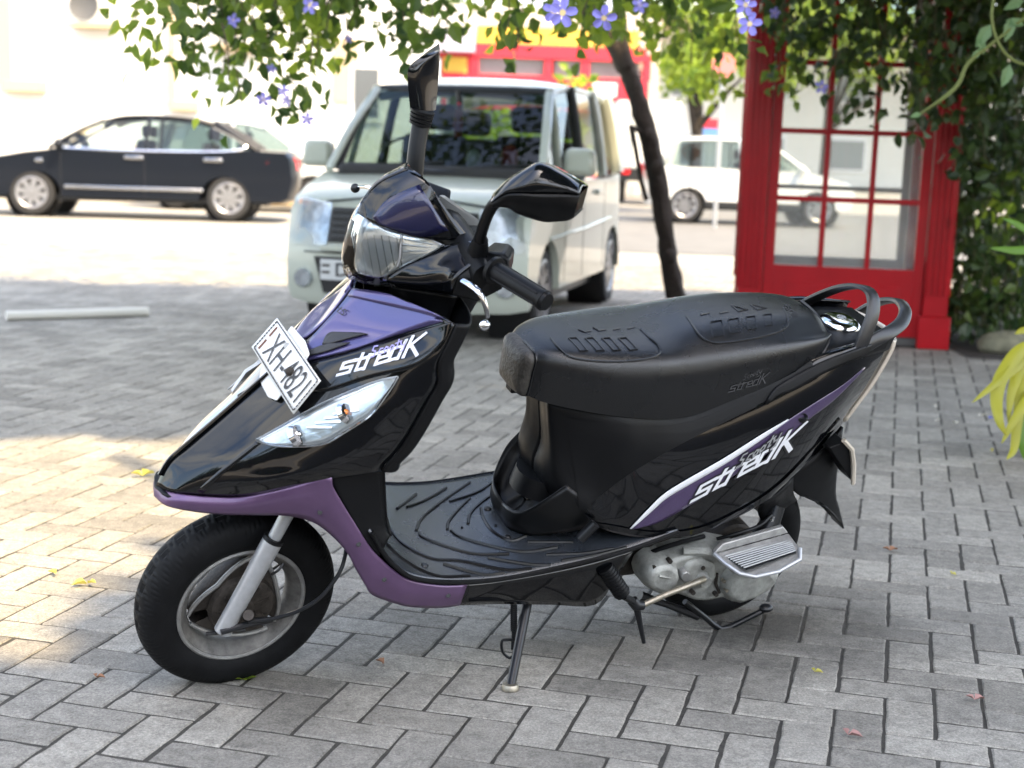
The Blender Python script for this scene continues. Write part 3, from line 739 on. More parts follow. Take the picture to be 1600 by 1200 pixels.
for x, y in ((520,672),(608,798),(237,925),(405,757),(555,748)):
    q = onto(FL_B, 580 + x / 2.857, 560 + y / 2.857, .0); big = (x, y) not in ((405,757),(555,748))
    r_ = .0085 if big else .003
    sp(MB().lathe([(0, .004), (r_ * .6, .004), (r_, .001), (r_, -.002)], 14, Matrix.Translation(q) @ Matrix.Rotation(R(90), 4, 'X')), 'floor_screw', M_BST, ob_f)
# belly panel below the floor
by = [(719,914,.190),(780,909,.190),(860,895,.189),(930,879,.187),(990,861,.183)]
bb = [(719,946,.184),(778,944,.175),(862,945,.168),(930,945,.162),(962,905,.165)]
be = MB().patch([PX(by), PX([tuple((Vector(a) + Vector(b)) / 2 + Vector((0, 0, .003))) for a, b in zip(by, bb)]), PX(bb)], 3, 4)
sp2(be, 'belly_panel', M_BLK, solid=.004)
bt = [S(*q) for q in bb]; sp(MB().patch([[Vector((p.x, p.y * k, p.z + .004)) for k in (-1, 0, 1)] for p in bt], 2, 2), 'belly_floor', M_PLA, solid=.004)
a0, a1 = S(690,950,.186), S(600,936,.184); sp(MB().patch([[Vector((p.x, p.y * k, p.z + .006)) for k in (-1, 0, 1)] for p in (a0, a1)], 2, 2), 'belly_front', M_PLA, solid=.004)

# ---------------------------------------------------------------- seat pillar and body sides
mat('satin_body_plastic', (0.0035, 0.0038, 0.0042), rough=.32, spec=.3, bump=.08, bscale=600, rnoise=.08, nscale=15)
body = [
 [(843,618,0),(852,622,.026),(868,626,.048),(960,640,.105),(1020,644,.115),(1085,640,.120),(1172,603,.122),(1222,580,.122),(1281,552,.118),(1341,534,.112),(1399,519,.085)],
 [(843,634,0),(852,636,.036),(868,639,.064),(960,651,.122),(1020,654,.131),(1085,650,.135),(1172,613,.137),(1222,590,.138),(1281,561,.136),(1341,542,.135),(1399,523,.09)],
 [(845,684,0),(854,687,.042),(872,690,.076),(960,702,.143),(1020,705,.155),(1085,700,.163),(1180,664,.168),(1230,640,.168),(1290,603,.162),(1342,574,.142),(1385,556,.09)],
 [(835,716,0),(850,728,.054),(884,745,.108),(965,762,.153),(1020,762,.165),(1085,752,.173),(1180,718,.178),(1225,692,.176),(1275,658,.166),(1322,622,.145),(1358,602,.09)],
 [(834,738,0),(856,760,.070),(905,790,.142),(965,806,.160),(1020,803,.170),(1085,795,.176),(1160,768,.178),(1205,742,.174),(1255,705,.162),(1300,662,.138),(1334,634,.085)],
 [(838,758,0),(868,792,.080),(930,822,.150),(975,836,.164),(1020,840,.172),(1075,839,.174),(1140,814,.172),(1190,786,.166),(1240,742,.152),(1280,700,.128),(1317,659,.075)]]
bd_ = MB().patch([PX(r) for r in body], 4, 5); BD_B = bvh(bd_)
NCB = (len(body[0]) - 1) * 5
for i_, f_ in enumerate(bd_.f):
    c_ = sum((bd_.v[k] for k in f_), Vector()) / len(f_)
    if c_.x > .52 or (i_ < 6 * NCB and c_.x > .02): bd_.mi[i_] = 1
ob_rp = sp2(bd_, 'rear_side_panel', [M_BLK, M_PLA], solid=.004, smooth=60)
# matte side cover in front of the gloss panel
mc = strip(BD_B, [(886,652),(920,658),(960,664),(1030,666),(1090,656),(1150,630),(1205,606)], [(902,770),(904,784),(908,797),(940,772),(990,735),(1070,690),(1180,636)], 40, 14, .003, .14)
sp(mc, 'side_cover', M_PLA, ob_rp, smooth=60)
# lower lip line and tail seams
sp(strip(BD_B, [(930,815),(1020,830),(1090,824),(1160,793),(1215,756),(1270,700),(1312,652)], [(930,822),(1020,838),(1090,832),(1160,801),(1217,765),(1274,708),(1316,658)], 26, 2, .004, .15), 'panel_lip', M_BLK, ob_rp)
# tail shelf under the rail
sh = strip(BD_B, [(1195,630),(1204,614),(1222,598),(1281,566),(1341,543),(1396,524)], [(1198,632),(1215,618),(1240,610),(1285,584),(1340,560),(1386,545)], 24, 4, .005, .14)
sp(sh, 'tail_shelf', M_PLA, ob_rp, solid=.005)
# stripes
WH_T = [(982,826),(1011,795),(1036,771),(1069,750),(1130,715),(1192,676),(1230,654)]; WH_B = [(984,827),(1013,802),(1040,778),(1073,758),(1132,724),(1192,684),(1231,655)]
PU_T = [(984,827),(1013,801),(1040,777),(1073,757),(1132,723),(1192,683),(1232,655),(1275,627),(1316,601),(1350,573)]
PU_B = [(987,827),(1030,815),(1085,784),(1130,753),(1170,727),(1226,688),(1262,656),(1300,627),(1337,590),(1351,574)]
sp(strip(BD_B, PU_T, PU_B, 40, 6, .0022, .16), 'purple_stripe', M_DPUR, ob_rp, solid=.0006)
sp(strip(BD_B, WH_T, WH_B, 34, 3, .0036, .16), 'white_stripe', M_WHT, ob_rp, solid=.0006)
for off_, m_, w_ in ((.0030, M_INK, .47), (.0048, M_WHT, .27)):
    sp(strokes(['s','t','r','e','a','K'], (1082,780,0), (24.0,-12.9,0), (9.6,-20.5,0), w_, BD_B, off_, .17), 'lettering', m_, ob_rp, weld=0, recalc=False, smooth=0)
sp(strokes(['S_','c_','o_','o_','t_','y_'], (1148,730,0), (14.2,-9.2,0), (5,-13,0), .46, BD_B, .0052, .17), 'lettering', M_INK, ob_rp, weld=0, recalc=False, smooth=0)
sp(strokes(['S_','c_','o_','o_','t_','y_'], (1148,730,0), (14.2,-9.2,0), (5,-13,0), .20, BD_B, .0062, .17), 'lettering', M_SIL, ob_rp, weld=0, recalc=False, smooth=0)
q = onto(BD_B, 1253, 652, .003, .16); n_ = (CAML - q).normalized(); n_ = (n_ + Vector((0, 1.2, 0))).normalized()
sp(MB().tube([q - n_ * .004, q + n_ * .003, q + n_ * .003], [.011, .011, .007], 16), 'panel_screw', M_BST, ob_rp)
# panel closing face under the seat, and closed tail
top = [S(*q) for q in body[0][1:]]
sp(MB().patch([[Vector((p.x, p.y * k * .9, p.z - .012)) for k in (-1, -.5, 0, .5, 1)] for p in top], 3, 2), 'seat_base', M_PLA, solid=.004)
tl_o = [(1395,532,.088),(1388,553,.09),(1362,598,.09),(1338,631,.085),(1317,659,.075)]
tp = [S(*q) for q in tl_o]
rows = [[Vector((p.x - .03 * (1 - k * k) - .012, p.y * k, p.z)) for k in (1, .8, .5, 0)] for p in tp]
ob_t = sp(MB().patch(rows, 4, 3).mirror(), 'tail_lamp', M_TAIL, solid=.004, smooth=60)
rows = [[p + Vector((0, 0, 0)), Vector((p.x - .012, p.y, p.z))] for p in tp]
sp(MB().patch(rows, 4, 2).mirror(), 'lamp_bezel', M_TAIL, ob_t, solid=.003)
# step cover nose on the floor
hr = [(786,786,0),(793,792,.03),(806,799,.06),(824,798,.085),(858,778,.110),(886,758,.118)]
hm = [(781,802,0),(790,812,.035),(806,820,.068),(832,820,.095),(872,805,.125),(912,782,.142)]
hb_ = [(783,814,0),(795,826,.04),(815,834,.07),(842,836,.10),(885,832,.13),(930,822,.15)]
ob_h = sp(MB().patch([PX(hr), PX(hm), PX(hb_)], 4, 5).mirror(), 'step_cover', MATS['satin_body_plastic'], solid=.004, smooth=60)
hi = [S(*q) for q in hr]
rows = [[p, Vector((p.x - .018, p.y * .80, p.z - .028)), Vector((p.x - .045, p.y * .55, p.z - .012)), Vector((p.x - .06, p.y * .3, p.z + .0))] for p in hi]
sp(MB().patch(rows, 4, 3).mirror(), 'step_tray', M_PLA, ob_h, solid=.003)
cy = S(850,748,.02); sp(MB().tube([Vector((cy.x - .012, 0, cy.z - .03)), Vector((cy.x - .012, 0, cy.z + .012))], [.075, .066], 20), 'pillar_foot', M_PLA, ob_h)
# hinge pin / lever beside the floor (folded peg)
ob_pg = sp(MB().tube(PX([(906,842,.165),(930,818,.17)]), [.012, .0115], 12), 'footrest_hinge', M_BST)

# ---------------------------------------------------------------- seat
ST = [  # x, centre z, shoulder (y, z), side bulge (y, z), bottom (y, z)
 (.672, .770, .050, .767, .060, .725, .055, .672),
 (.648, .784, .068, .776, .084, .725, .077, .668),
 (.600, .792, .090, .781, .110, .727, .102, .664),
 (.520, .798, .108, .783, .134, .722, .125, .656),
 (.430, .803, .122, .786, .147, .720, .139, .649),
 (.360, .812, .124, .790, .149, .722, .142, .646),
 (.300, .826, .124, .798, .150, .732, .143, .654),
 (.230, .838, .122, .808, .150, .748, .144, .680),
 (.150, .845, .118, .816, .147, .765, .144, .708),
 (.060, .846, .112, .820, .140, .782, .138, .745),
 (-.010, .842, .102, .818, .124, .795, .122, .772),
 (-.042, .832, .086, .812, .100, .800, .098, .786)]
rows = []
for x, cz, sy, sz, by_, bz_, oy, oz in ST:
    rows.append([Vector((x, 0, cz)), Vector((x, sy * .55, cz - (cz - sz) * .16)), Vector((x, sy, sz)), Vector((x, (sy + by_) * .5 + .007, (sz + bz_) * .5 + .008)), Vector((x, by_, bz_)), Vector((x, oy, oz))])
se = MB().patch(rows, 5, 5); SE_B = bvh(se)
sem = MB(); sem.v = list(se.v); sem.f = list(se.f); sem.mi = list(se.mi); sem.mirror()
# close rear end and underside
P0 = [cr(rows[-1], 5)]; r_ = P0[0]
sem.add(r_ + [Vector((v.x, -v.y, v.z)) for v in reversed(r_)], [tuple(range(len(r_) * 2))])
ob_s = sp(sem, 'seat', M_SEAT, smooth=70)
fr = cr(rows[0] + [Vector((rows[0][0].x, .03, .664)), Vector((rows[0][0].x, 0, .662))], 5)
cx_ = []
for s_, k in ((0, 1.0), (.009, .98), (.018, .90), (.024, .72), (.027, .42), (.028, .0)):
    cx_.append([Vector((v.x + s_, v.y * k, .722 + (v.z - .722) * (k if k > .2 else .1))) for v in fr])
ob_fc = sp(MB().grid(cx_).mirror(), 'seat_front_cover', mat('worn_sunlit_seat_vinyl', (0.050, 0.046, 0.040), rough=.5, noise=.45, nscale=90, bump=.9, bscale=140), ob_s, smooth=60)  # pale from wear and dust, with warm sunlight mixed into the colour
sp(MB().tube([v + Vector((.001, .001, .001)) for v in fr[:26]] , .003, 6), 'seat_piping', M_SEAT, ob_s)
sp(MB().tube([Vector((v.x - .022, v.y + .0015, v.z + .001)) for v in cr(rows[0], 5)], .0015, 5), 'seat_seam', M_SEAT, ob_s)
q = S(795,607,.0); sp(MB().box(Vector((q.x - .01, .0, q.z + .01)), (.022, .03, .03)), 'seat_hinge', M_PLA, ob_s, bevel=.003)
# piping round the rear of the seat
sp(MB().tube(cr([S(1252,470,-.03), S(1272,487,.02), S(1290,512,.07), S(1295,530,.10), S(1284,556,.125)], 6), .0035, 6), 'seat_piping', M_SEAT, ob_s)
# embossed top pads
def emb(loop, rad, name='seat_emboss', smooth=4):
    pts = [onto(SE_B, x, y, .0012) for x, y in loop]; pts = [p for p in pts if p]
    if len(pts) < 2: return
    sp(MB().tube(pts, rad, 6, smooth=smooth), name, M_SEAT, ob_s)
E_ = lambda l: [(780 + x / 2.424, 420 + y / 2.424) for x, y in l]
emb(E_([(195,262),(225,300),(270,335),(360,350),(470,352),(560,342),(605,322),(606,295),(570,262),(535,228),(515,200)]), .0024)
emb(E_([(665,155),(710,180),(740,225),(770,262),(820,282),(920,272),(1030,248),(1085,222),(1092,190),(1075,150),(1040,128)]), .0024)
for k in range(4):
    x = 262 + k * 63; emb(E_([(x, 264), (x + 45, 312 - k * 1), (x + 72, 312 - k * 2), (x + 30, 262), (x, 264)]), .0016, smooth=0)
for k in range(4):
    x = 300 + k * 55; emb(E_([(x, 232 - k * 9), (x + 22, 240 - k * 4), (x + 48, 236 - k * 5), (x + 30, 222 - k * 8)]), .0014, smooth=0)
for k in range(4):
    x = 800 + k * 67; s_ = 1 - k * .1; emb(E_([(x, 202 - k * 9), (x + 8, 260 - k * 14), (x + 50 * s_, 252 - k * 13), (x + 42 * s_, 196 - k * 8), (x, 202 - k * 9)]), .0016, smooth=0)
for k in range(4):
    x = 735 + k * 72; emb(E_([(x, 145 - k * 3), (x + 28, 175 - k * 6), (x + 62, 168 - k * 6), (x + 45, 138 - k * 3), (x, 145 - k * 3)]), .0016, smooth=0)
M_EMB = mat('pressed_logo', (0.10, 0.10, 0.105), rough=.3, metal=.4)
sp(strokes(['s','t','r','e','a','K'], (1139,612,0), (8.9,-2.4,0), (2.6,-8.5,0), .2, SE_B, .001), 'lettering', M_EMB, ob_s, weld=0, recalc=False, smooth=0)
sp(strokes(['S_','c_','o_','o_','t_','y_'], (1160,594,0), (6.2,-2.4,0), (2,-6.5,0), .16, SE_B, .0012), 'lettering', M_EMB, ob_s, weld=0, recalc=False, smooth=0)
sp(strokes(['t_','S_','r','e'], (1222,479,0), (6,5,0), (4,-3.6,0), .2, SE_B, .001), 'lettering', M_INK, ob_s, weld=0, recalc=False, smooth=0)

# ---------------------------------------------------------------- grab rail, fuel cap
def strap(pts, wx, th, name):
    C = cr(PX(pts), 6); rows = []
    for i, p in enumerate(C):
        t = (C[min(i + 1, len(C) - 1)] - C[max(i - 1, 0)]).normalized()
        a = Vector((1, .0, .15)); a = (a - t * a.dot(t)).normalized(); b = t.cross(a).normalized()
        rows.append([p + a * (wx * cx) + b * (th * cz) for cx, cz in ((-1, -.5), (-.8, -1), (.8, -1), (1, -.5), (1, .5), (.8, 1), (-.8, 1), (-1, .5))])
    mb = MB().grid(rows, closev=True); mb.f.append(tuple(range(8))); mb.mi.append(0); o = len(rows) * 8 - 8; mb.f.append(tuple(o + 7 - k for k in range(8))); mb.mi.append(0)
    return mb
M_RAIL = mat('rail_plastic', (0.016, 0.0165, 0.018), rough=.33, bump=.08, bscale=800)
ob_r = sp(strap([(1338,556,.135),(1352,524,.125),(1364,488,.105),(1362,460,.075),(1345,448,.04),(1318,449,-.01),(1288,459,-.065),(1258,474,-.11),(1238,490,-.13)], .018, .0052, 'grab_rail'), 'grab_rail', M_RAIL, smooth=45)
sp(strap([(1340,552,.13),(1366,532,.12),(1392,518,.105),(1410,502,.075),(1414,484,.04),(1404,471,-.01),(1382,470,-.06),(1360,478,-.10),(1340,490,-.125)], .016, .0062, 'rear_hoop'), 'rear_hoop', M_RAIL, ob_r, smooth=45)
fc = S(1314,499,.0); FM = Matrix.Translation(fc) @ Matrix.Rotation(R(90), 4, 'X') @ Matrix.Rotation(R(0), 4, 'Z')
ob_fc = sp(MB().lathe([(0, .005), (.026, .006), (.039, .002), (.047, -.004), (.050, -.011), (.049, -.017)], 32, FM), 'fuel_cap', M_CHR, smooth=35)
sp(MB().lathe([(.051, -.016), (.051, -.030), (.044, -.033), (.044, -.095)], 28, FM), 'filler_neck', M_PLA, ob_fc)
sp(MB().lathe([(.011, .007), (.011, .004), (.0, .007)], 16, FM), 'cap_lock', M_SIL, ob_fc)
fb0 = S(1290,525,.04); sp(MB().prism([Vector((x, y, z)) for x, y, z in ((-.03, .11, .730), (-.03, -.11, .730), (-.22, -.07, .745), (-.22, .07, .745))], (0, 0, -.03)), 'tail_deck', M_PLA, bevel=.006)

# ---------------------------------------------------------------- rear mudguard, plate bracket, rear wheel
RWM = Matrix.Translation((0, 0, .203))
rw_, _ = wheel('rear_wheel', RWM, .205, .128, .046)
mg = [[(1225,745,.07),(1262,722,.07),(1300,690,.06),(1318,668,.05)],[(1235,762,.07),(1268,752,.065),(1296,735,.055),(1310,722,.04)],[(1250,775,.065),(1276,782,.055),(1294,780,.045),(1306,770,.035)],[(1262,776,.06),(1286,790,.05),(1302,800,.04),(1312,796,.03)],[(1286,790,.05),(1302,801,.045),(1312,815,.035),(1319,825,.025)]]
ob_mg = sp2(MB().patch([PX(r) for r in mg], 3, 4), 'rear_mudguard', M_PLA, solid=.004)
br_ = [[Vector((S(*r[-1]).x, S(*r[-1]).y * k, S(*r[-1]).z)) for k in (-1, 0, 1)] for r in mg]
sp(MB().patch(br_, 3, 2), 'mud_flap', M_PLA, ob_mg, solid=.004)
ob_ri = sp(MB().hexa(PX([(1296,700,.10),(1322,690,.10),(1330,702,.10),(1331,752,.10)]) + [p - Vector((0, .05, 0)) for p in PX([(1296,700,.10),(1322,690,.10),(1330,702,.10),(1331,752,.10)])]), 'rear_indicator', M_PLA, bevel=.003)
sp(MB().tube(PX([(1318,688,.105),(1331,702,.105),(1334,726,.105),(1333,756,.105)]), .006, 6), 'indicator_lens_edge', M_TAIL, ob_ri)
inner = [[(1190,786,.13),(1215,772,.12),(1240,746,.10)],[(1185,800,.10),(1212,790,.09),(1240,770,.075)],[(1190,815,.085),(1218,800,.08),(1246,782,.07)]]
sp2(MB().patch([PX(r) for r in inner], 3, 3), 'inner_mudguard', M_PLA, solid=.004)
# bulk under the body so daylight does not show through
sp(MB().prism([Vector((.50, -.08, .34)), Vector((.50, .08, .34)), Vector((.16, .09, .44)), Vector((.16, -.09, .44))], (0, 0, .20)), 'frame_cover', M_PLA, bevel=.02)
sp(MB().prism([Vector((.16, -.08, .43)), Vector((.16, .08, .43)), Vector((-.12, .07, .56)), Vector((-.12, -.07, .56))], (0, 0, .12)), 'storage_box', M_PLA, bevel=.02)

# ---------------------------------------------------------------- engine, transmission case
def case(outl, y0, y1, ins=.88, m=M_CASE, name='crankcase', parent=None, bevel=.008):
    P = [S(px, py, y0) for px, py in outl]; c = sum(P, Vector()) / len(P)
    F_ = [Vector((c.x + (p.x - c.x) * ins, y1, c.z + (p.z - c.z) * ins)) for p in P]; B_ = [Vector((p.x, y0 - .05, p.z)) for p in P]
    n = len(P); mb = MB().add(B_ + P + F_, [(i, (i + 1) % n, n + (i + 1) % n, n + i) for i in range(n)] + [(n + i, n + (i + 1) % n, 2 * n + (i + 1) % n, 2 * n + i) for i in range(n)] + [tuple(range(2 * n, 3 * n))])
    return sp(mb, name, m, parent, bevel=bevel, smooth=50)
ob_e = case([(1001,900),(1002,888),(1010,880),(1035,866),(1067,855),(1100,846),(1145,854),(1190,870),(1215,888),(1205,908),(1172,928),(1150,936),(1122,926),(1094,931),(1077,930),(1050,920),(1024,922),(1006,914)], .12, .148, .94, name='crankcase')
case([(1003,899),(1008,885),(1022,875),(1042,872),(1055,880),(1058,896),(1052,912),(1036,922),(1018,919),(1006,911)], .145, .170, .82, name='variator_cover', parent=ob_e)
case([(1122,918),(1124,898),(1136,882),(1158,874),(1186,876),(1205,886),(1212,898),(1200,912),(1175,928),(1150,937),(1134,935)], .145, .172, .86, name='clutch_cover', parent=ob_e)
case([(1060,890),(1072,874),(1096,868),(1116,876),(1120,898),(1108,915),(1084,920),(1066,910)], .145, .158, .8, name='case_boss', parent=ob_e)
case([(1060,899),(1063,891),(1070,888),(1076,892),(1076,902),(1070,907),(1063,905)], .156, .168, .85, m=M_ALU, name='oil_filler_cap', parent=ob_e, bevel=.002)
q = S(1096,903,.158); sp(MB().tube([q - Vector((0, .01, 0)), q + Vector((0, .022, 0))], [.020, .014], 16), 'kick_shaft_boss', M_CASE, ob_e)
for px_, py_ in ((1046,876),(1097,886),(1118,928),(1140,868),(1022,886),(1082,925)):
    q = S(px_, py_, .155); sp(MB().tube([q - Vector((0, .008, 0)), q + Vector((0, .006, 0))], .0055, 8), 'case_bolt', M_DRT, ob_e)
sp(MB().tube([S(1030,900,.172), S(1046,903,.170)], .003, 6), 'cover_rib', M_CASE, ob_e)
sp(MB().tube(PX([(1067,861,.135),(1100,862,.150),(1128,872,.150)]), .010, 8, smooth=3), 'case_ridge', M_CASE, ob_e)
sp(MB().box((.30, 0, .27), (.26, .16, .16)), 'engine_block', M_DRT, bevel=.02)
for k in range(6): sp(MB().box((.455 - k * .014, .02, .30 - k * .004), (.005, .17, .12)), 'cooling_fin', M_DRT, ob_e)
sp(MB().tube(PX([(1010,866,.10),(1030,858,.12),(1062,848,.13),(1100,838,.12)]), .0055, 8, smooth=4), 'fuel_hose', M_PLA, ob_e)
sp(MB().tube(PX([(1120,842,.13),(1150,834,.15),(1185,822,.14),(1205,805,.11)]), .0045, 8, smooth=4), 'rear_brake_cable', M_PLA, ob_e)
for k in range(8):
    a = k * math.pi / 4; c_ = S(1163,906,.172); q = c_ + Vector((.055 * math.cos(a), -.006, .040 * math.sin(a)))
    sp(MB().tube([q - Vector((0, .006, 0)), q + Vector((0, .004, 0))], .0045, 6), 'case_bolt', M_STL, ob_e)
sp(MB().tube([S(1120,896,.150), S(1118,912,.150), S(1124,926,.150)], .004, 6), 'case_seam', M_DRT, ob_e)
sp(MB().tube(PX([(1190,840,.10),(1206,812,.09),(1214,790,.08)]), [.028, .022, .02], 12), 'rear_shock', M_BST)
sp(MB().tube(PX([(1200,838,.11),(1208,806,.10)]), [.006, .006], 8), 'shock_rod', M_CHR)
sp(MB().tube(PX([(1150,842,.13),(1180,846,.14),(1200,840,.14)]), .015, 10), 'air_filter_duct', M_PLA)
# pillion foot plate
fpI, fpO = [(1116,865,.175),(1160,855,.175),(1205,842,.175),(1232,833,.175)], [(1150,893,.235),(1176,901,.250),(1215,893,.262),(1250,874,.262)]
fp = PX([(1116,865,.175),(1232,833,.175),(1250,857,.235),(1250,874,.258),(1216,893,.262),(1180,901,.258),(1156,896,.243),(1134,881,.21)])
n_ = (fp[1] - fp[0]).cross(fp[4] - fp[0]).normalized()
if n_.z < 0: n_ = -n_
ob_fp = sp(MB().prism([p - n_ * .010 for p in fp], n_ * .010), 'pillion_foot_plate', M_ALU, bevel=.002)
sp(MB().tube(fp[2:] + [fp[0]], .0052, 8), 'plate_rim', M_SIL, ob_fp)
ii = PX([(1130,869,.185),(1233,841,.183),(1244,864,.240),(1166,891,.247)])
sp(MB().prism([p + n_ * .0008 for p in ii], n_ * .001), 'tread_mat', M_BST, ob_fp)
for k in range(8):
    t = (k + .5) / 8.6; a, b = ii[0].lerp(ii[3], t), ii[1].lerp(ii[2], t)
    sp(MB().tube([a + n_ * .003, b + n_ * .003], .0021, 6), 'tread_bar', M_SIL, ob_fp)
sp(MB().prism(PX([(1116,865,.175),(1232,833,.175),(1224,823,.17),(1130,850,.17)]), (0, -.012, 0)), 'plate_bracket', M_ALU, ob_fp, bevel=.002)
# kick lever with rubber pedal
ob_k = sp(MB().tube(PX([(1100,905,.185),(1088,910,.195),(1040,929,.205),(1003,946,.205)]), [.008, .0075, .007, .007], 10), 'kick_lever', M_STL)
sp(MB().tube(PX([(1004,946,.205),(994,946,.205),(988,938,.20)]), [.011, .013, .013], 10), 'lever_knuckle', M_BST, ob_k)
pa, pb = S(946,888,.185), S(974,930,.215)
sp(MB().tube([pa, pa.lerp(pb, .9), pb], [.0175, .0185, .0165], 16), 'pedal_rubber', M_PLA, ob_k)
for k in range(9): sp(MB().tube([pa.lerp(pb, .08 + k * .1), pa.lerp(pb, .11 + k * .1)], .0198, 14), 'rubber_ring', M_PLA, ob_k)
sp(MB().tube(PX([(975,932,.21),(990,940,.205)]), .008, 8), 'pedal_arm', M_BST, ob_k)
# side stand
g0 = SMI @ G(797,1077); a0 = S(824,940,.14); a0 = Vector((a0.x, .14, a0.z))
ob_st = sp(MB().tube([a0, a0.lerp(g0, .5), g0], [.0115, .0105, .010], 12), 'side_stand', M_BST)
d_ = SMI.to_3x3() @ Vector((0, 0, 1))
gw = G(797,1077); pad = SMI @ (gw + Vector((0, 0, .006)))
ob_ = sp(MB().lathe([(0, .006), (.016, .006), (.019, .0), (.019, -.006), (0, -.006)], 16, Matrix.Translation(pad) @ (SMI.to_3x3().to_4x4()) @ Matrix.Rotation(R(90), 4, 'X')), 'stand_foot', M_STL, ob_st)
sp(MB().tube(PX([(803,944,.15),(803,990,.165),(800,1015,.18)]), [.0055, .0055, .003], 8), 'stand_spring', M_BST, ob_st)
for k in range(12):
    a = S(803, 946 + k * 3.4, .15 + k * .0011); sp(MB().tube([a, a + Vector((.0, 0, -.002))], .0078, 10), 'spring_coil', M_BST, ob_st)
sp(MB().tube(PX([(812,1000,.185),(790,1000,.18),(784,1003,.18),(785,1018,.185),(795,1028,.19),(803,1024,.19)]), .0032, 6, smooth=3), 'stand_loop', M_BST, ob_st)
# centre stand, folded
ob_cs = sp(MB().tube(PX([(1070,940,.10),(1102,965,.11),(1113,975,.115),(1126,983,.12),(1140,980,.12),(1198,951,.12)]), [.007] * 6, 10), 'centre_stand', M_BST)
sp(MB().sphere(S(1197,950,.12), .014, 10, 8, (1.4, 1, .7)), 'stand_pad', M_BST, ob_cs)
sp(MB().tube(PX([(1000,930,.08),(1040,944,.09),(1090,962,.10)]), [.012, .008, .012], 8), 'stand_arm', M_BST, ob_cs)
sp(MB().tube(PX([(994,946,.16),(1000,975,.17),(1006,1004,.18)]), [.009, .0065, .005], 8), 'stand_tang', M_BST, ob_cs)
# exhaust on the far side
sp(MB().tube([Vector((.25, -.13, .22)), Vector((.05, -.15, .24)), Vector((-.26, -.16, .32))], [.03, .05, .05], 16), 'exhaust', M_BST)
# ================================================================== GROUND
def paver_mat(name, perobj):
    m = bpy.data.materials.new(name); m.use_nodes = True; t = m.node_tree; b = t.nodes['Principled BSDF']
    g = nd(t, 'ShaderNodeNewGeometry')
    if perobj: rnd = nd(t, 'ShaderNodeObjectInfo').outputs['Random']
    else: rnd = g.outputs['Random Per Island']
    rp = nd(t, 'ShaderNodeValToRGB'); e = rp.color_ramp.elements
    e[0].color = (.215, .203, .178, 1); e[1].color = (.338, .320, .280, 1); x = rp.color_ramp.elements.new(.5); x.color = (.272, .258, .228, 1)
    t.links.new(rnd, rp.inputs['Fac'])
    def noise(sc, det, rough=.6):
        n = nd(t, 'ShaderNodeTexNoise'); n.inputs['Scale'].default_value = sc; n.inputs['Detail'].default_value = det; n.inputs['Roughness'].default_value = rough
        t.links.new(g.outputs['Position'], n.inputs['Vector']); return n
    def mul(a, fac_out, lo, hi, p0, p1):
        mr = nd(t, 'ShaderNodeMapRange'); mr.inputs['From Min'].default_value = p0; mr.inputs['From Max'].default_value = p1; mr.inputs['To Min'].default_value = lo; mr.inputs['To Max'].default_value = hi
        t.links.new(fac_out, mr.inputs['Value'])
        mx = nd(t, 'ShaderNodeMix', data_type='RGBA', blend_type='MULTIPLY'); mx.inputs[0].default_value = 1
        cc = nd(t, 'ShaderNodeCombineColor'); 
        for k in range(3): t.links.new(mr.outputs['Result'], cc.inputs[k])
        t.links.new(a, mx.inputs[6]); t.links.new(cc.outputs[0], mx.inputs[7]); return mx.outputs[2]
    c = rp.outputs['Color']
    n1 = noise(1.7, 6); c = mul(c, n1.outputs['Fac'], .78, 1.16, .3, .7)
    n2 = noise(190, 4, .75); c = mul(c, n2.outputs['Fac'], .50, 1.42, .28, .72)
    n3 = noise(28, 8, .75); c = mul(c, n3.outputs['Fac'], .70, 1.12, .33, .58)
    n5 = noise(700, 2, .6); c = mul(c, n5.outputs['Fac'], .8, 1.35, .35, .8)
    # oil stains near the rear wheel and engine, darker patch by the front wheel
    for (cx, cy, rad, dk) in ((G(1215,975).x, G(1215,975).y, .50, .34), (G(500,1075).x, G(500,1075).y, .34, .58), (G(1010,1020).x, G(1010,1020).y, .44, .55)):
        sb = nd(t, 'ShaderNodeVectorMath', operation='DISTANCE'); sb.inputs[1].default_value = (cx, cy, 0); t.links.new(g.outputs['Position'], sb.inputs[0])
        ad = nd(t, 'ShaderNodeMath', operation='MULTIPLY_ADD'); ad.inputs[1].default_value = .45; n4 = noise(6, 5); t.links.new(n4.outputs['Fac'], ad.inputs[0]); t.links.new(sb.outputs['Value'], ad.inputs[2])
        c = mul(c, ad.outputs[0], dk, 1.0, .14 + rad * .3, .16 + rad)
    t.links.new(c, b.inputs['Base Color']); b.inputs['Roughness'].default_value = .86; b.inputs['Specular IOR Level'].default_value = .3
    bp1 = nd(t, 'ShaderNodeBump'); bp1.inputs['Strength'].default_value = .5; bp1.inputs['Distance'].default_value = .0015
    t.links.new(n2.outputs['Fac'], bp1.inputs['Height'])
    bp2 = nd(t, 'ShaderNodeBump'); bp2.inputs['Strength'].default_value = .6; bp2.inputs['Distance'].default_value = .004
    t.links.new(n3.outputs['Fac'], bp2.inputs['Height']); t.links.new(bp1.outputs['Normal'], bp2.inputs['Normal'])
    t.links.new(bp2.outputs['Normal'], b.inputs['Normal'])
    return m
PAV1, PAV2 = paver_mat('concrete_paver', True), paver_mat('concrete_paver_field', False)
M_CONC = mat('pale_concrete', (.30, .285, .255), rough=.9, noise=.18, nscale=1.3, bump=.3, bscale=60)
M_ASPH = mat('asphalt', (.125, .125, .122), rough=.9, noise=.2, nscale=2.0, bump=.4, bscale=80)
M_SAND = mat('joint_sand', (.040, .037, .031), rough=.95, noise=.4, nscale=60, bump=.5, bscale=300)
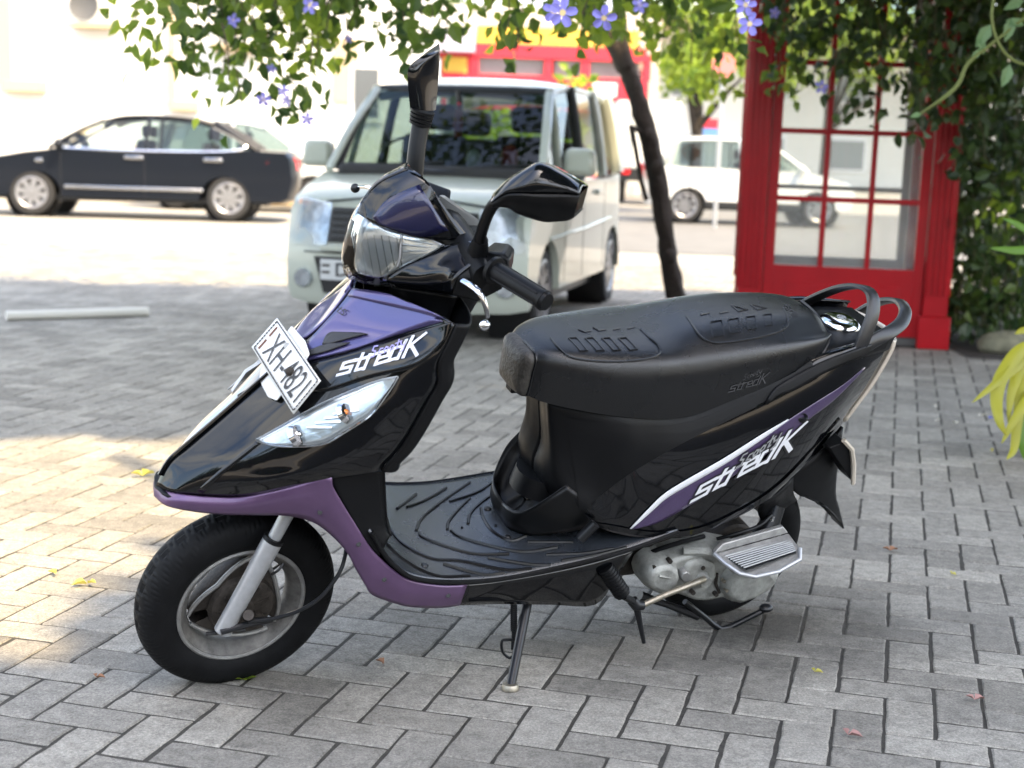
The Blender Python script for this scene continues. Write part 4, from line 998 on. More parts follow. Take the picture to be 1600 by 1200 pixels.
def sheet(name, x0, x1, y0, y1, z, m, kind='structure'):
    o = MB().grid([[Vector((x0, y0, z)), Vector((x1, y0, z))], [Vector((x0, y1, z)), Vector((x1, y1, z))]]).build(name, m, smooth=0, weld=0); o['kind'] = kind; return o
sheet('ground', -150, 150, -60, 320, -.030, M_CONC)
pavement = sheet('pavement', -9, 9, -1.5, 15.2, -.0042, M_SAND)
road = sheet('road', -.8, 60, 17.6, 34, -.022, M_ASPH)
tag(sheet('road_marking', -9.5, -2.2, 18.55, 18.72, -.024, mat('yellow_road_paint', (.62, .50, .13), rough=.7)), kind='structure')
TH, X0, Y0, U = .25504, -.4007, 2.6435, .1
def lat(a, b): return Vector((X0 + U * (b * math.cos(TH) + a * math.sin(TH)), Y0 + U * (-b * math.sin(TH) + a * math.cos(TH)), 0))
ea = Vector((math.sin(TH), math.cos(TH), 0)); eb = Vector((math.cos(TH), -math.sin(TH), 0))
def paver_variant(rng):
    L, W_ = .0966, .0466; pts = []
    for i in range(5): pts.append((-L + 2 * L * i / 5, -W_))
    for i in range(3): pts.append((L, -W_ + 2 * W_ * i / 3))
    for i in range(5): pts.append((L - 2 * L * i / 5, W_))
    for i in range(3): pts.append((-L, W_ - 2 * W_ * i / 3))
    n = len(pts); j = [(rng.uniform(-.0016, .0016), rng.uniform(-.0016, .0016)) for _ in pts]
    vs = []
    for (x, y), (a, b) in zip(pts, j): vs.append(Vector((x + a, y + b, -.02)))
    for (x, y), (a, b) in zip(pts, j): vs.append(Vector((x + a, y + b, -.0032)))
    for (x, y), (a, b) in zip(pts, j):
        k = rng.uniform(.0022, .0050); vs.append(Vector((x + a - math.copysign(k, x) * (1 if abs(x) > L - .01 else .3), y + b - math.copysign(k, y) * (1 if abs(y) > W_ - .01 else .3), 0)))
    fs = [(i, (i + 1) % n, n + (i + 1) % n, n + i) for i in range(n)] + [(n + i, n + (i + 1) % n, 2 * n + (i + 1) % n, 2 * n + i) for i in range(n)] + [tuple(range(2 * n, 3 * n))]
    return vs, fs
rng = random.Random(3); PV = [paver_variant(rng) for _ in range(8)]
PVM = []
for vs, fs in PV:
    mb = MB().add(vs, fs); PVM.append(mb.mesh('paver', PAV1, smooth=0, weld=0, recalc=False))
cand = []
for i in range(-70, 150):
    for k in range(-70, 90):
        a, b = i + 2 * k, i - 2 * k
        c0 = lat(a + .5, b + 1); 
        if not (1.9 < c0.y < 15.1) or abs(c0.x) > .40 * c0.y + .55: continue
        for (c, along) in ((c0, eb), (lat(a + 2, b + .5), ea)):
            pj = project(c)
            ar = 0
            if pj and -30 < pj[0] < 1630 and -30 < pj[1] < 1230: ar = 1 / (c.y ** 3)
            cand.append((ar, c, along))
cand.sort(key=lambda q: -q[0])
field = MB()
for idx, (ar, c, al) in enumerate(cand):
    q = rng.randrange(8); ang = math.atan2(al.y, al.x) + rng.uniform(-.006, .006) + (math.pi if rng.random() < .5 else 0)
    M = Matrix.Translation(c + Vector((0, 0, -.0008 + rng.uniform(-.0016, .0008)))) @ Matrix.Rotation(ang, 4, 'Z') @ Matrix.Rotation(rng.uniform(-.008, .008), 4, 'X') @ Matrix.Rotation(rng.uniform(-.005, .005), 4, 'Y')
    if idx < 300:
        o = bpy.data.objects.new('paver', PVM[q]); COL.objects.link(o); o.parent = pavement; o.matrix_local = M
    else:
        field.add([M @ v for v in PV[q][0]], PV[q][1])
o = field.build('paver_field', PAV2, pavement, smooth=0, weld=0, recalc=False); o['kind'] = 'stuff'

# ================================================================== leaves
def leaf(mb, p, d, n, L, W_, fold=.25, mi=0):
    d = d.normalized(); s_ = d.cross(n)
    if s_.length < 1e-4: s_ = d.orthogonal()
    s_.normalize(); n = s_.cross(d)
    vs = [p, p + d * L * .35 + s_ * W_ * .5 + n * W_ * fold, p + d * L * .7 + s_ * W_ * .36 + n * W_ * fold * .6, p + d * L - n * L * .1, p + d * L * .7 - s_ * W_ * .36 + n * W_ * fold * .6, p + d * L * .35 - s_ * W_ * .5 + n * W_ * fold, p + d * L * .5]
    mb.add(vs, [(0, 1, 6), (1, 2, 6), (2, 3, 6), (3, 4, 6), (4, 5, 6), (5, 0, 6)], mi)
def rdir(rg, down=0.0):
    v = Vector((rg.gauss(0, 1), rg.gauss(0, 1), rg.gauss(0, 1) - down)); return v.normalized() if v.length > .01 else Vector((0, 0, -1))
M_LEAF = leafmat('vine_leaf', (.018, .050, .010), (.12, .19, .03), .5)
M_LEAFD = leafmat('hedge_leaf', (.014, .034, .010), (.060, .105, .022), .25)
M_LEAFY = leafmat('sunlit_tint_leaf', (.085, .15, .020), (.24, .32, .035), .58)  # sunlight put into the leaf colour: lighter and yellower green
M_BARK = mat('dark_bark', (.032, .024, .018), rough=.9, noise=.5, nscale=40, bump=1.0, bscale=70)
M_TWIG = mat('vine_twig', (.10, .08, .045), rough=.85, noise=.4, nscale=40)
M_PETAL = mat('violet_petal', (.24, .22, .62), rough=.6, noise=.15, nscale=30)
M_THROAT = mat('flower_throat', (.72, .55, .25), rough=.6)
rg = random.Random(11)

# ---------------------------------------------------------------- tall shade tree behind the camera: its crown shades the scooter and the van
S1 = [(-1.10, 1.6), (-1.02, 2.3), (-.97, 2.74), (-.82, 3.25), (-.70, 4.1), (-.45, 4.95), (-.75, 5.45), (-1.3, 5.62), (-2.4, 5.55), (-4.2, 5.7), (-7, 5.8), (-7, 10.9), (-2.5, 11.2), (-.4, 11.6), (1.4, 12.3), (4.8, 12.0), (6.0, 9), (6.0, 5), (5.0, .2), (0.5, -.6), (-1.1, -.2)]
def inside(x, y, P):
    r_ = False; j = len(P) - 1
    for i in range(len(P)):
        if (P[i][1] > y) != (P[j][1] > y) and x < (P[j][0] - P[i][0]) * (y - P[i][1]) / (P[j][1] - P[i][1]) + P[i][0]: r_ = not r_
        j = i
    return r_
kx, ky = SUN.x / SUN.z, SUN.y / SUN.z
tree = thing('shade_tree', 'tall broad tree whose high crown shades the paved yard', 'tree', (5.8, -3.2, 0))
mb = MB(); cnt = 0
HOLES = [(-.35, 5.75, .10), (.05, 6.3, .12), (.45, 6.35, .09), (-.15, 6.9, .12), (-.55, 5.2, .1), (-2.4, 7.4, .10), (-1.9, 8.9, .14), (-2.6, 9.5, .12), (-1.1, 7.9, .1), (-.05, 4.75, .06)]
while cnt < 44000:
    x, y = rg.uniform(-7, 6.0), rg.uniform(-.6, 12.3)
    if not inside(x, y, S1): continue
    if any((x - hx) ** 2 + (y - hy) ** 2 < (hr_ + .10) ** 2 for hx, hy, hr_ in HOLES): continue
    z = rg.uniform(9.5, 12.5); p = Vector((x + kx * z, y + ky * z, z)) - tree.location
    leaf(mb, p - Vector((0, 0, 0)), rdir(rg, .4), rdir(rg), rg.uniform(.28, .40), rg.uniform(.18, .26)); cnt += 1
o = mb.build('crown', M_LEAFD, tree, smooth=0, weld=0, recalc=False); o['kind'] = 'stuff'
mb = MB().tube([(0, 0, 0), (.1, .1, 4), (0, .2, 7.5), (-.3, .4, 10.5)], [.38, .3, .24, .12], 12, smooth=4)
ob_tr = mb.build('trunk', M_BARK, tree)
for k in range(9):
    a = k * .7; q = Vector((-.1, .2, 6.5 + k * .3)); e_ = q + Vector((math.cos(a) * 4.2, math.sin(a) * 3.6, 2.4 - k * .1))
    MB().tube([q, q.lerp(e_, .5) + Vector((0, 0, .5)), e_], [.14, .09, .03], 7, smooth=3).build('limb', M_BARK, tree)
# ================================================================== PHONE BOOTH
M_RED = mat('red_gloss_paint', (.40, .004, .010), rough=.35, spec=.3, coat=.15, coatr=.15, noise=.10, nscale=5, bump=.12, bscale=90)
M_REDG = mat('window_glass_booth', (.8, .85, .85), rough=.05)
M_GLZ = glassmat('booth_glass', (.90, .93, .92), refl=.9, rough=.04)
_t = M_GLZ.node_tree; _mx = [n for n in _t.nodes if n.type == 'MIX_SHADER'][0]; _df = nd(_t, 'ShaderNodeBsdfDiffuse'); _df.inputs[0].default_value = (.75, .75, .72, 1); _m2 = nd(_t, 'ShaderNodeMixShader'); _m2.inputs[0].default_value = .24
_t.links.new(_mx.outputs[0], _m2.inputs[1]); _t.links.new(_df.outputs[0], _m2.inputs[2]); _t.links.new(_m2.outputs[0], _t.nodes['Material Output'].inputs[0])
M_GLZ2 = glassmat('booth_rear_glass', (.88, .90, .90), refl=.8, rough=.03)
M_GRY = mat('weathered_cream_paint', (.42, .41, .38), rough=.7, noise=.15, nscale=6)
BW, BD, BHT = 1.32, 1.10, 2.75
bc0 = AY(1480, 548, 8.9); bR = G(1480, 547)
BRZ = R(-7.5)
bo_ = Matrix.Rotation(BRZ, 3, 'Z') @ Vector((BW / 2, -BD / 2, 0))
booth = thing('phone_booth', 'red glazed telephone booth overgrown with vine behind the scooter', 'phone booth', (bR.x - bo_.x, bR.y - bo_.y, 0), BRZ)
def bx(name, c, d, m=M_RED, par=None, bev=.004): return MB().box(c, d).build(name, m, par or booth, smooth=30, bevel=bev)
PW = .18
for sx in (-1, 1):
    for sy in (-1, 1):
        cx, cy = sx * (BW / 2 - PW / 2), sy * (BD / 2 - PW / 2)
        ob = bx('corner_post', (cx, cy, BHT / 2 + .10), (PW - .03, PW - .03, BHT - .2))
        bx('post_plinth', (cx, cy, .10), (PW + .012, PW + .012, .20), par=ob)
        for k in range(4):
            o_ = -.051 + k * .034
            bx('fluting', (cx + o_, cy + sy * (PW / 2 - .012), BHT / 2 + .16), (.016, .018, BHT - .34), par=ob, bev=.003)
            bx('fluting', (cx + sx * (PW / 2 - .012), cy + o_, BHT / 2 + .16), (.018, .016, BHT - .34), par=ob, bev=.003)
bx('roof', (0, 0, BHT + .06), (BW + .06, BD + .06, .14)); bx('roof_crown', (0, 0, BHT + .20), (BW - .1, BD - .1, .16)); bx('floor_plate', (0, 0, .03), (BW - .1, BD - .1, .05), mat('booth_floor', (.09, .085, .08), rough=.8))
DW = BW - 2 * PW + .02
def glazed(face, rot, yy, bar=M_RED, back=False):
    ob = thing('', '', '') if False else None
    x0, x1 = -DW / 2, DW / 2; z0, z1 = .06, BHT - .10
    M = Matrix.Rotation(rot, 4, 'Z')
    def pc_(name, c, d, m=bar, par=None, bev=.003):
        mb = MB().box(c, d); mb.v = [M @ v for v in mb.v]; return mb.build(name, m, par or booth, smooth=30, bevel=bev)
    st = .062 if not back else .05
    dr = pc_(face, (x0 + st / 2, yy, (z0 + z1) / 2), (st, .05, z1 - z0))
    pc_('stile', (x1 - st / 2, yy, (z0 + z1) / 2), (st, .05, z1 - z0), par=dr)
    zb = .48; pc_('bottom_rail', (0, yy, (z0 + zb) / 2), (DW - 2 * st, .046, zb - z0), par=dr)
    if not back:
        pc_('kick_panel', (0, yy - .020 * 1, (z0 + zb) / 2 - .02), (DW - 2 * st - .16, .020, zb - z0 - .18), par=dr)
    pc_('top_rail', (0, yy, z1 - .05), (DW - 2 * st, .046, .10), par=dr)
    gz0, gz1 = zb, z1 - .10; gx0, gx1 = x0 + st, x1 - st; NR = 5; bw = .032 if not back else .020
    if back:
        pc_('glazing_bar', (0, yy, .95), (DW - 2 * st, .03, .03), par=dr)
        mb = MB().add([(gx0, yy + .002, gz0), (gx1, yy + .002, gz0), (gx1, yy + .002, gz1), (gx0, yy + .002, gz1)], [(0, 1, 2, 3)]); mb.v = [M @ v for v in mb.v]
        mb.build('pane', M_GLZ2, dr, smooth=0, weld=0, recalc=False)
        return dr
    for k in (1, 2): pc_('glazing_bar', (gx0 + (gx1 - gx0) * k / 3, yy, (gz0 + gz1) / 2), (bw, .036, gz1 - gz0), par=dr)
    for r_ in range(1, NR):
        for k in range(3):
            a = gx0 + (gx1 - gx0) * k / 3 + (bw / 2 if k else 0); b = gx0 + (gx1 - gx0) * (k + 1) / 3 - (bw / 2 if k < 2 else 0)
            pc_('glazing_bar', ((a + b) / 2, yy, gz0 + (gz1 - gz0) * r_ / NR), (b - a, .034, bw), par=dr)
    for r_ in range(NR):
        for k in range(3):
            a = gx0 + (gx1 - gx0) * k / 3; b = gx0 + (gx1 - gx0) * (k + 1) / 3; c = gz0 + (gz1 - gz0) * r_ / NR; d = gz0 + (gz1 - gz0) * (r_ + 1) / NR
            mb = MB().add([(a, yy + .002, c), (b, yy + .002, c), (b, yy + .002, d), (a, yy + .002, d)], [(0, 1, 2, 3)]); mb.v = [M @ v for v in mb.v]
            mb.build('pane', M_GLZ, dr, smooth=0, weld=0, recalc=False)
    return dr
glazed('door', 0, -BD / 2 + .07)
glazed('back_window', R(180), -BD / 2 + .07, bar=M_GRY, back=True)
glazed('side_window', R(90), -BW / 2 + .07, back=True)
glazed('side_window', R(-90), -BW / 2 + .07, back=True)

# ================================================================== CARS
M_TYR = mat('car_tyre', (.018, .018, .019), rough=.8)
M_ALLOY = mat('alloy_wheel', (.30, .30, .31), rough=.35, metal=.7)
M_CGL = glassmat('car_glass', (.50, .58, .56), refl=.9)
M_CGLL = glassmat('car_glass_clear', (.72, .80, .78), refl=.9)
M_TRIM = mat('black_trim', (.012, .012, .013), rough=.4)
M_INT = mat('car_interior', (.030, .030, .032), rough=.8)
M_RLAMP = mat('red_tail_lens', (.55, .010, .012), rough=.15, coat=.8)
M_HLAMP = mat('headlamp_inner', (.42, .46, .50), rough=.2, metal=.6, noise=.5, nscale=14, bump=.9, bscale=25)
M_BPLATE = mat('car_plate', (.55, .56, .56), rough=.4)
def car_wheel(par, x, y, r, w_, side, nsp=7, rimr=.66, holes=False):
    M = Matrix.Translation((x, y, r)) @ Matrix.Rotation(0 if side > 0 else math.pi, 4, 'Z')
    t = MB().lathe([(r * rimr, w_ * .46), (r * .80, w_ * .5), (r * .94, w_ * .47), (r, w_ * .34), (r, -w_ * .34), (r * .94, -w_ * .47), (r * rimr, -w_ * .46)], 40, M)
    ob = t.build('wheel', M_TYR, par, smooth=40)
    MB().lathe([(r * (rimr + .02), w_ * .47), (r * (rimr - .02), w_ * .49), (r * (rimr - .06), w_ * .40), (r * (rimr - .09), w_ * .1), (r * .1, 0.0), (0, 0)], 40, M).build('rim', M_TRIM, ob, smooth=30)
    mb = MB(); mb.lathe([(r * (rimr + .015), w_ * .475), (r * (rimr - .03), w_ * .50), (r * (rimr - .10), w_ * .42)], 40, M); mb.build('rim_lip', M_ALLOY, ob, smooth=30)
    for k in range(nsp):
        a = 2 * math.pi * k / nsp + .2; c, s_ = math.cos(a), math.sin(a); tn = Vector((-s_, 0, c)); rd = Vector((c, 0, s_))
        w0, w1 = r * .09, r * (.14 if holes else .085)
        V = [rd * r * .10 - tn * w0, rd * r * .10 + tn * w0, rd * r * (rimr - .03) + tn * w1, rd * r * (rimr - .03) - tn * w1]
        V = [M @ (v + Vector((0, w_ * .34, 0))) for v in V] + [M @ (v + Vector((0, w_ * .44, 0))) for v in V]
        MB().hexa(V).build('spoke', M_ALLOY, ob, smooth=0)
    MB().lathe([(0, w_ * .47), (r * .12, w_ * .46), (r * .15, w_ * .40)], 20, M).build('hub_cap', M_ALLOY, ob, smooth=40)
    return ob
def pillow(prof, hw, rings=((1, 0), (.992, .55), (.97, .85), (.93, 1.0)), arch=(), zc=None):
    """closed side profile (x,z) swept across the car with rounded sides"""
    cx = sum(p[0] for p in prof) / len(prof); cz = zc if zc is not None else sum(p[1] for p in prof) / len(prof)
    rows = []
    seq = [(k, -s_) for k, s_ in reversed(rings)] + [(k, s_) for k, s_ in rings[1:]] if rings[0][1] == 0 else [(k, -s_) for k, s_ in reversed(rings)] + list(rings)
    for k, s_ in seq: rows.append([Vector((cx + (x - cx) * (1 - (1 - k) * .6), s_ * hw, cz + (z - cz) * k)) for x, z in prof])
    mb = MB().grid(rows, closev=True)
    n = len(prof); o = (len(rows) - 1) * n
    mb.f.append(tuple(range(n))); mb.mi.append(0); mb.f.append(tuple(o + n - 1 - i for i in range(n))); mb.mi.append(0)
    return mb
def arch_prof(xa, r, z0, n=9): return [(xa + r * math.cos(math.pi * i / (n - 1)), z0 + r * math.sin(math.pi * i / (n - 1))) for i in range(n)]
def quadpane(par, P, m, name='window', n=None):
    return MB().add(P, [(0, 1, 2, 3)] if len(P) == 4 else [tuple(range(len(P)))]).build(name, m, par, smooth=0, weld=0, recalc=False)
def seat_pair(par, x, hw, z=.95):
    for s_ in (-1, 1):
        ob = MB().box((x, s_ * hw, z), (.14, .46, .62), Matrix.Rotation(R(-14), 3, 'Y')).build('seat', M_INT, par, bevel=.05)
        MB().box((x - .10, s_ * hw, z + .42), (.10, .26, .18)).build('headrest', M_INT, ob, bevel=.04)

# ---------------------------------------------------------------- pale van behind the scooter
M_VAN = mat('pale_green_white_paint', (.50, .53, .455), rough=.3, coat=.8, noise=.03, nscale=3)
vf, vr = G(828, 525), G(935, 470); vh = (vf - vr).normalized(); vl = Vector((-vh.y, vh.x, 0))
vc = (vf + vr) / 2 - vl * .64
van = thing('tall_hatchback', 'pale green-white tall hatchback van parked facing the camera behind the scooter', 'van', vc, math.atan2(vh.y, vh.x))
r_ = .275
prof = [(1.76, .17), (1.82, .25), (1.835, .42), (1.82, .58), (1.78, .73), (1.70, .82), (1.50, .89), (1.20, .975), (.3, .965), (-.9, .97), (-1.42, 1.0), (-1.46, .8), (-1.475, .5), (-1.45, .24)]
prof += list(reversed([(x, z) for x, z in arch_prof(-1.2125, .345, .24)])) + list(reversed(arch_prof(1.2125, .345, .24)))
vb = pillow(prof, .7375, zc=.7).build('body', M_VAN, van, smooth=50)
def vpt(x, y, z): return Vector((x, y, z))
# roof and pillars
rows = []
for x, zz, hw in ((.64, 1.505, .57), (.50, 1.565, .595), (.2, 1.605, .61), (-.5, 1.615, .615), (-1.1, 1.60, .61), (-1.32, 1.565, .595), (-1.40, 1.52, .57)):
    rows.append([Vector((x, hw * k, zz - .045 * abs(k) ** 3)) for k in (-1, -.9, -.6, 0, .6, .9, 1)])
MB().patch(rows, 3, 2).build('roof', M_VAN, van, solid=.05, smooth=60)
for s_ in (-1, 1):
    for name, P, rr in (('front_pillar', [(1.22, .685, .97), (.95, .64, 1.24), (.62, .58, 1.50)], .030), ('centre_pillar', [(.12, .71, .97), (.10, .66, 1.3), (.08, .60, 1.56)], .035), ('door_pillar', [(.80, .70, .99), (.70, .64, 1.32), (.62, .58, 1.52)], .022), ('rear_pillar', [(-.75, .71, .97), (-.75, .66, 1.3), (-.76, .60, 1.57)], .035), ('tail_pillar', [(-1.40, .69, .99), (-1.38, .64, 1.3), (-1.33, .58, 1.55)], .075)):
        MB().tube([Vector((x, y * s_, z)) for x, y, z in P], rr, 8, smooth=4, flat=.7).build(name, M_VAN if name != 'centre_pillar' else M_TRIM, van)
    quadpane(van, [(.78, .70 * s_, 1.0), (.13, .705 * s_, 1.0), (.10, .605 * s_, 1.54), (.62, .585 * s_, 1.50)], M_CGL)
    quadpane(van, [(.10, .705 * s_, 1.0), (-.74, .705 * s_, 1.0), (-.75, .605 * s_, 1.55), (.08, .605 * s_, 1.545)], M_CGL)
    quadpane(van, [(-.76, .705 * s_, 1.0), (-1.38, .69 * s_, 1.01), (-1.33, .59 * s_, 1.53), (-.76, .605 * s_, 1.55)], M_CGL)
    quadpane(van, [(1.20, .68 * s_, 1.0), (.82, .69 * s_, 1.0), (.66, .60 * s_, 1.48), (.68, .60 * s_, 1.50)], M_CGL)
    MB().tube([Vector((1.18, .74 * s_, .60)), Vector((.1, .748 * s_, .62)), Vector((-1.0, .742 * s_, .66))], .010, 5).build('door_crease', M_VAN, van)
    for x in (.70, .08, -.72): MB().box((x, .733 * s_, .62), (.008, .012, .62)).build('door_gap', M_TRIM, van, smooth=0)
    for x in (.24, -.42): MB().box((x, .75 * s_, .86), (.18, .03, .035)).build('door_handle', M_VAN, van, bevel=.008)
    # mirrors
    ob = MB().box((.95, .86 * s_, 1.07), (.11, .21, .17), None, 0, .88).build('door_mirror', M_VAN, van, bevel=.035)
    MB().box((.89, .86 * s_, 1.07), (.012, .17, .13)).build('mirror_glass', M_TRIM, ob)
    MB().tube([Vector((.97, .70 * s_, .99)), Vector((.96, .80 * s_, 1.02))], .025, 8).build('mirror_arm', M_TRIM, ob)
    # headlamps
    HP = [Vector((x, y * s_, z)) for x, y, z in ((1.825, .47, .535), (1.765, .70, .54), (1.66, .735, .66), (1.60, .735, .80), (1.70, .66, .815), (1.79, .45, .785))]
    cc = sum(HP, Vector()) / 6 + Vector((.045, .02 * s_, 0))
    ob = MB().add(HP + [cc], [(i, (i + 1) % 6, 6) for i in range(6)]).build('headlamp', M_HLAMP, van, smooth=60)
    MB().add([p + Vector((.022, .012 * s_, 0)) for p in HP] + [cc + Vector((.03, .012 * s_, 0))], [(i, (i + 1) % 6, 6) for i in range(6)]).build('lens', M_LENS, ob, smooth=60)
    for yy, zz, q in ((.53, .66, .075), (.64, .69, .06)):
        MB().sphere((1.76 - (yy - .47) * .4, yy * s_, zz), q, 12, 8, (.5, 1, 1)).build('bulb', M_CHR, ob)
    MB().sphere((1.66, .68 * s_, .77), .035, 10, 8).build('indicator_bulb', M_AMB, ob)
    MB().lathe([(0, .03), (.05, .03), (.06, 0)], 14, Matrix.Translation((1.80, .62 * s_, .34)) @ Matrix.Rotation(R(-90), 4, 'Z')).build('fog_lamp', M_HLAMP, van)
    for xa in (1.2125, -1.2125):
        car_wheel(van, xa, s_ * .64, r_, .16, s_, 9, .72)
        MB().lathe([(.335, .10), (.335, -.16), (.02, -.16)], 24, Matrix.Translation((xa, s_ * .60, .26)) if s_ > 0 else Matrix.Translation((xa, s_ * .60, .26)) @ Matrix.Rotation(math.pi, 4, 'Z')).build('wheel_well', M_TRIM, van)
    MB().box((-1.40, .62 * s_, .92), (.10, .12, .40)).build('tail_lamp', M_RLAMP, van, bevel=.02)
# windscreen with black border
wp = [[Vector((1.235, y, .985 - abs(y) * .01)) - Vector((.10 * (y / .66) ** 2, 0, 0)) for y in (-.66, -.4, 0, .4, .66)], [Vector((.95, y * .965, 1.26)) - Vector((.07 * (y / .66) ** 2, 0, 0)) for y in (-.66, -.4, 0, .4, .66)], [Vector((.645, y * .87, 1.505)) - Vector((.04 * (y / .66) ** 2, 0, 0)) for y in (-.66, -.4, 0, .4, .66)]]
ob = MB().patch(wp, 4, 3).build('windscreen', glassmat('windscreen_glass', (.36, .44, .41), refl=.55), van, smooth=60)  # darker tint stands in for the dark foliage reflected in the screen
MB().tube([Vector((1.72, y, .825 - .12 * (y / .7) ** 4)) for y in (-.66, -.5, -.25, 0, .25, .5, .66)], .007, 5).build('bonnet_gap', M_TRIM, van)
MB().tube([Vector((1.842, y, .50)) for y in (-.6, 0, .6)], .005, 5).build('bumper_gap', M_TRIM, van)
E1 = [w_[0] for w_ in wp] ; E2 = [w_[-1] for w_ in wp]
bo = wp[0] + [w_[-1] for w_ in wp[1:]] + list(reversed(wp[2]))[1:] + [w_[0] for w_ in reversed(wp[:2])]
MB().tube([p + Vector((.008, 0, .004)) for p in bo], .032, 6, flat=.35).build('screen_border', M_TRIM, ob)
MB().box((1.16, 0, .975), (.10, 1.25, .03)).build('wiper_cowl', M_TRIM, van, bevel=.01)
for y0 in (-.45, .1): MB().tube([Vector((1.23, y0, 1.005)), Vector((1.20, y0 + .5, 1.04))], .010, 6).build('wiper', M_TRIM, van)
# grille, bumper, plate
MB().prism([Vector((1.815, -.46, .56)), Vector((1.815, .46, .56)), Vector((1.782, .44, .765)), Vector((1.782, -.44, .765))], (.03, 0, 0)).build('grille', M_TRIM, van, bevel=.008)
ob = bpy.data.objects['grille']
for k in range(5): MB().box((1.85 - k * .006, 0, .585 + k * .038), (.012, .86, .012)).build('grille_slat', M_TRIM, van)
MB().sphere((1.84, 0, .67), .055, 16, 8, (.25, 1.1, .8)).build('grille_emblem', M_CHR, van)
MB().box((1.835, 0, .525), (.02, 1.0, .03)).build('grille_trim', M_VAN, van, bevel=.006)
MB().prism([Vector((1.832, -.48, .26)), Vector((1.832, .48, .26)), Vector((1.838, .54, .475)), Vector((1.838, -.54, .475))], (.012, 0, 0)).build('lower_intake', M_TRIM, van, bevel=.006)
ob = MB().box((1.862, -.27, .40), (.012, .44, .12)).build('number_plate', M_BPLATE, van, bevel=.003)
tx = text_verts('D', 1, .02); MB().add([Vector((1.8695, -.40 + v.x * .12, .365 + v.y * .11)) for v in tx[0]], tx[1]).build('lettering', M_INK, ob, smooth=0, weld=0, recalc=False)
for zz in (.385, .425): MB().box((1.8695, -.455, zz), (.002, .05, .014)).build('plate_mark', M_DRT, ob)
MB().box((0, 0, .23), (2.9, 1.25, .1)).build('underbody', M_TRIM, van)
MB().box((1.06, 0, .95), (.40, 1.25, .14)).build('dashboard', M_INT, van, bevel=.04)
seat_pair(van, .15, .33, .92); seat_pair(van, -.85, .33, .90)
MB().lathe([(.17, .012), (.185, 0), (.17, -.012)], 24, Matrix.Translation((.80, -.33, 1.03)) @ Matrix.Rotation(R(65), 4, 'Y') @ Matrix.Rotation(R(90), 4, 'X'), close=True).build('steering_wheel', M_TRIM, van)
quadpane(van, [(-1.41, -.60, 1.03), (-1.41, .60, 1.03), (-1.35, .52, 1.49), (-1.35, -.52, 1.49)], M_CGLL, 'rear_window')
MB().tube([Vector((.72, 0, 1.50)), Vector((.73, .02, 1.36))], .02, 8).build('rear_view_mirror', M_TRIM, van)
MB().tube([Vector((.76, .02, 1.42)), Vector((.77, .02, 1.28)), Vector((.77, .02, 1.20))], [.01, .035, .02], 8).build('hanging_charm', mat('red_charm', (.4, .02, .03), rough=.6), van)
MB().sphere((1.02, .20, 1.06), .05, 10, 8, (1, 1, 1.3)).build('dashboard_figure', M_WHT, van)
MB().sphere((.98, .42, 1.08), .07, 10, 8, (1, .8, 1.2)).build('dashboard_toy', mat('red_toy', (.45, .02, .03), rough=.5), van)

# ---------------------------------------------------------------- black saloon
M_SED = mat('dark_saloon_paint', (.004, .006, .011), rough=.3, spec=.25, coat=.12, noise=.05, nscale=2)
sf, sr = G(52, 335), G(358, 344); shd = (sf - sr).normalized(); slf = Vector((-shd.y, shd.x, 0))
sed = thing('saloon_car', 'black saloon car parked side-on by the white building', 'car', (sf + sr) / 2 - slf * .77, math.atan2(shd.y, shd.x))
wb = (sf - sr).length / 2
prof = [(2.30, .30), (2.34, .55), (2.28, .70), (2.05, .80), (1.55, .90), (1.08, .965), (.2, .955), (-1.0, .975), (-1.75, 1.03), (-2.28, 1.02), (-2.36, .92), (-2.40, .60), (-2.34, .30), (-2.2, .24)]
prof += list(reversed(arch_prof(-wb, .385, .24))) + list(reversed(arch_prof(wb, .385, .24))) + [(2.2, .24)]
pillow(prof, .87, zc=.7).build('body', M_SED, sed, smooth=50)
rows = []
for x, zz, hw in ((.42, 1.36, .60), (.15, 1.455, .63), (-.35, 1.49, .645), (-.85, 1.465, .63), (-1.20, 1.38, .60)):
    rows.append([Vector((x, hw * k, zz - .05 * abs(k) ** 3)) for k in (-1, -.9, -.6, 0, .6, .9, 1)])
MB().patch(rows, 3, 2).build('roof', M_SED, sed, solid=.04, smooth=60)
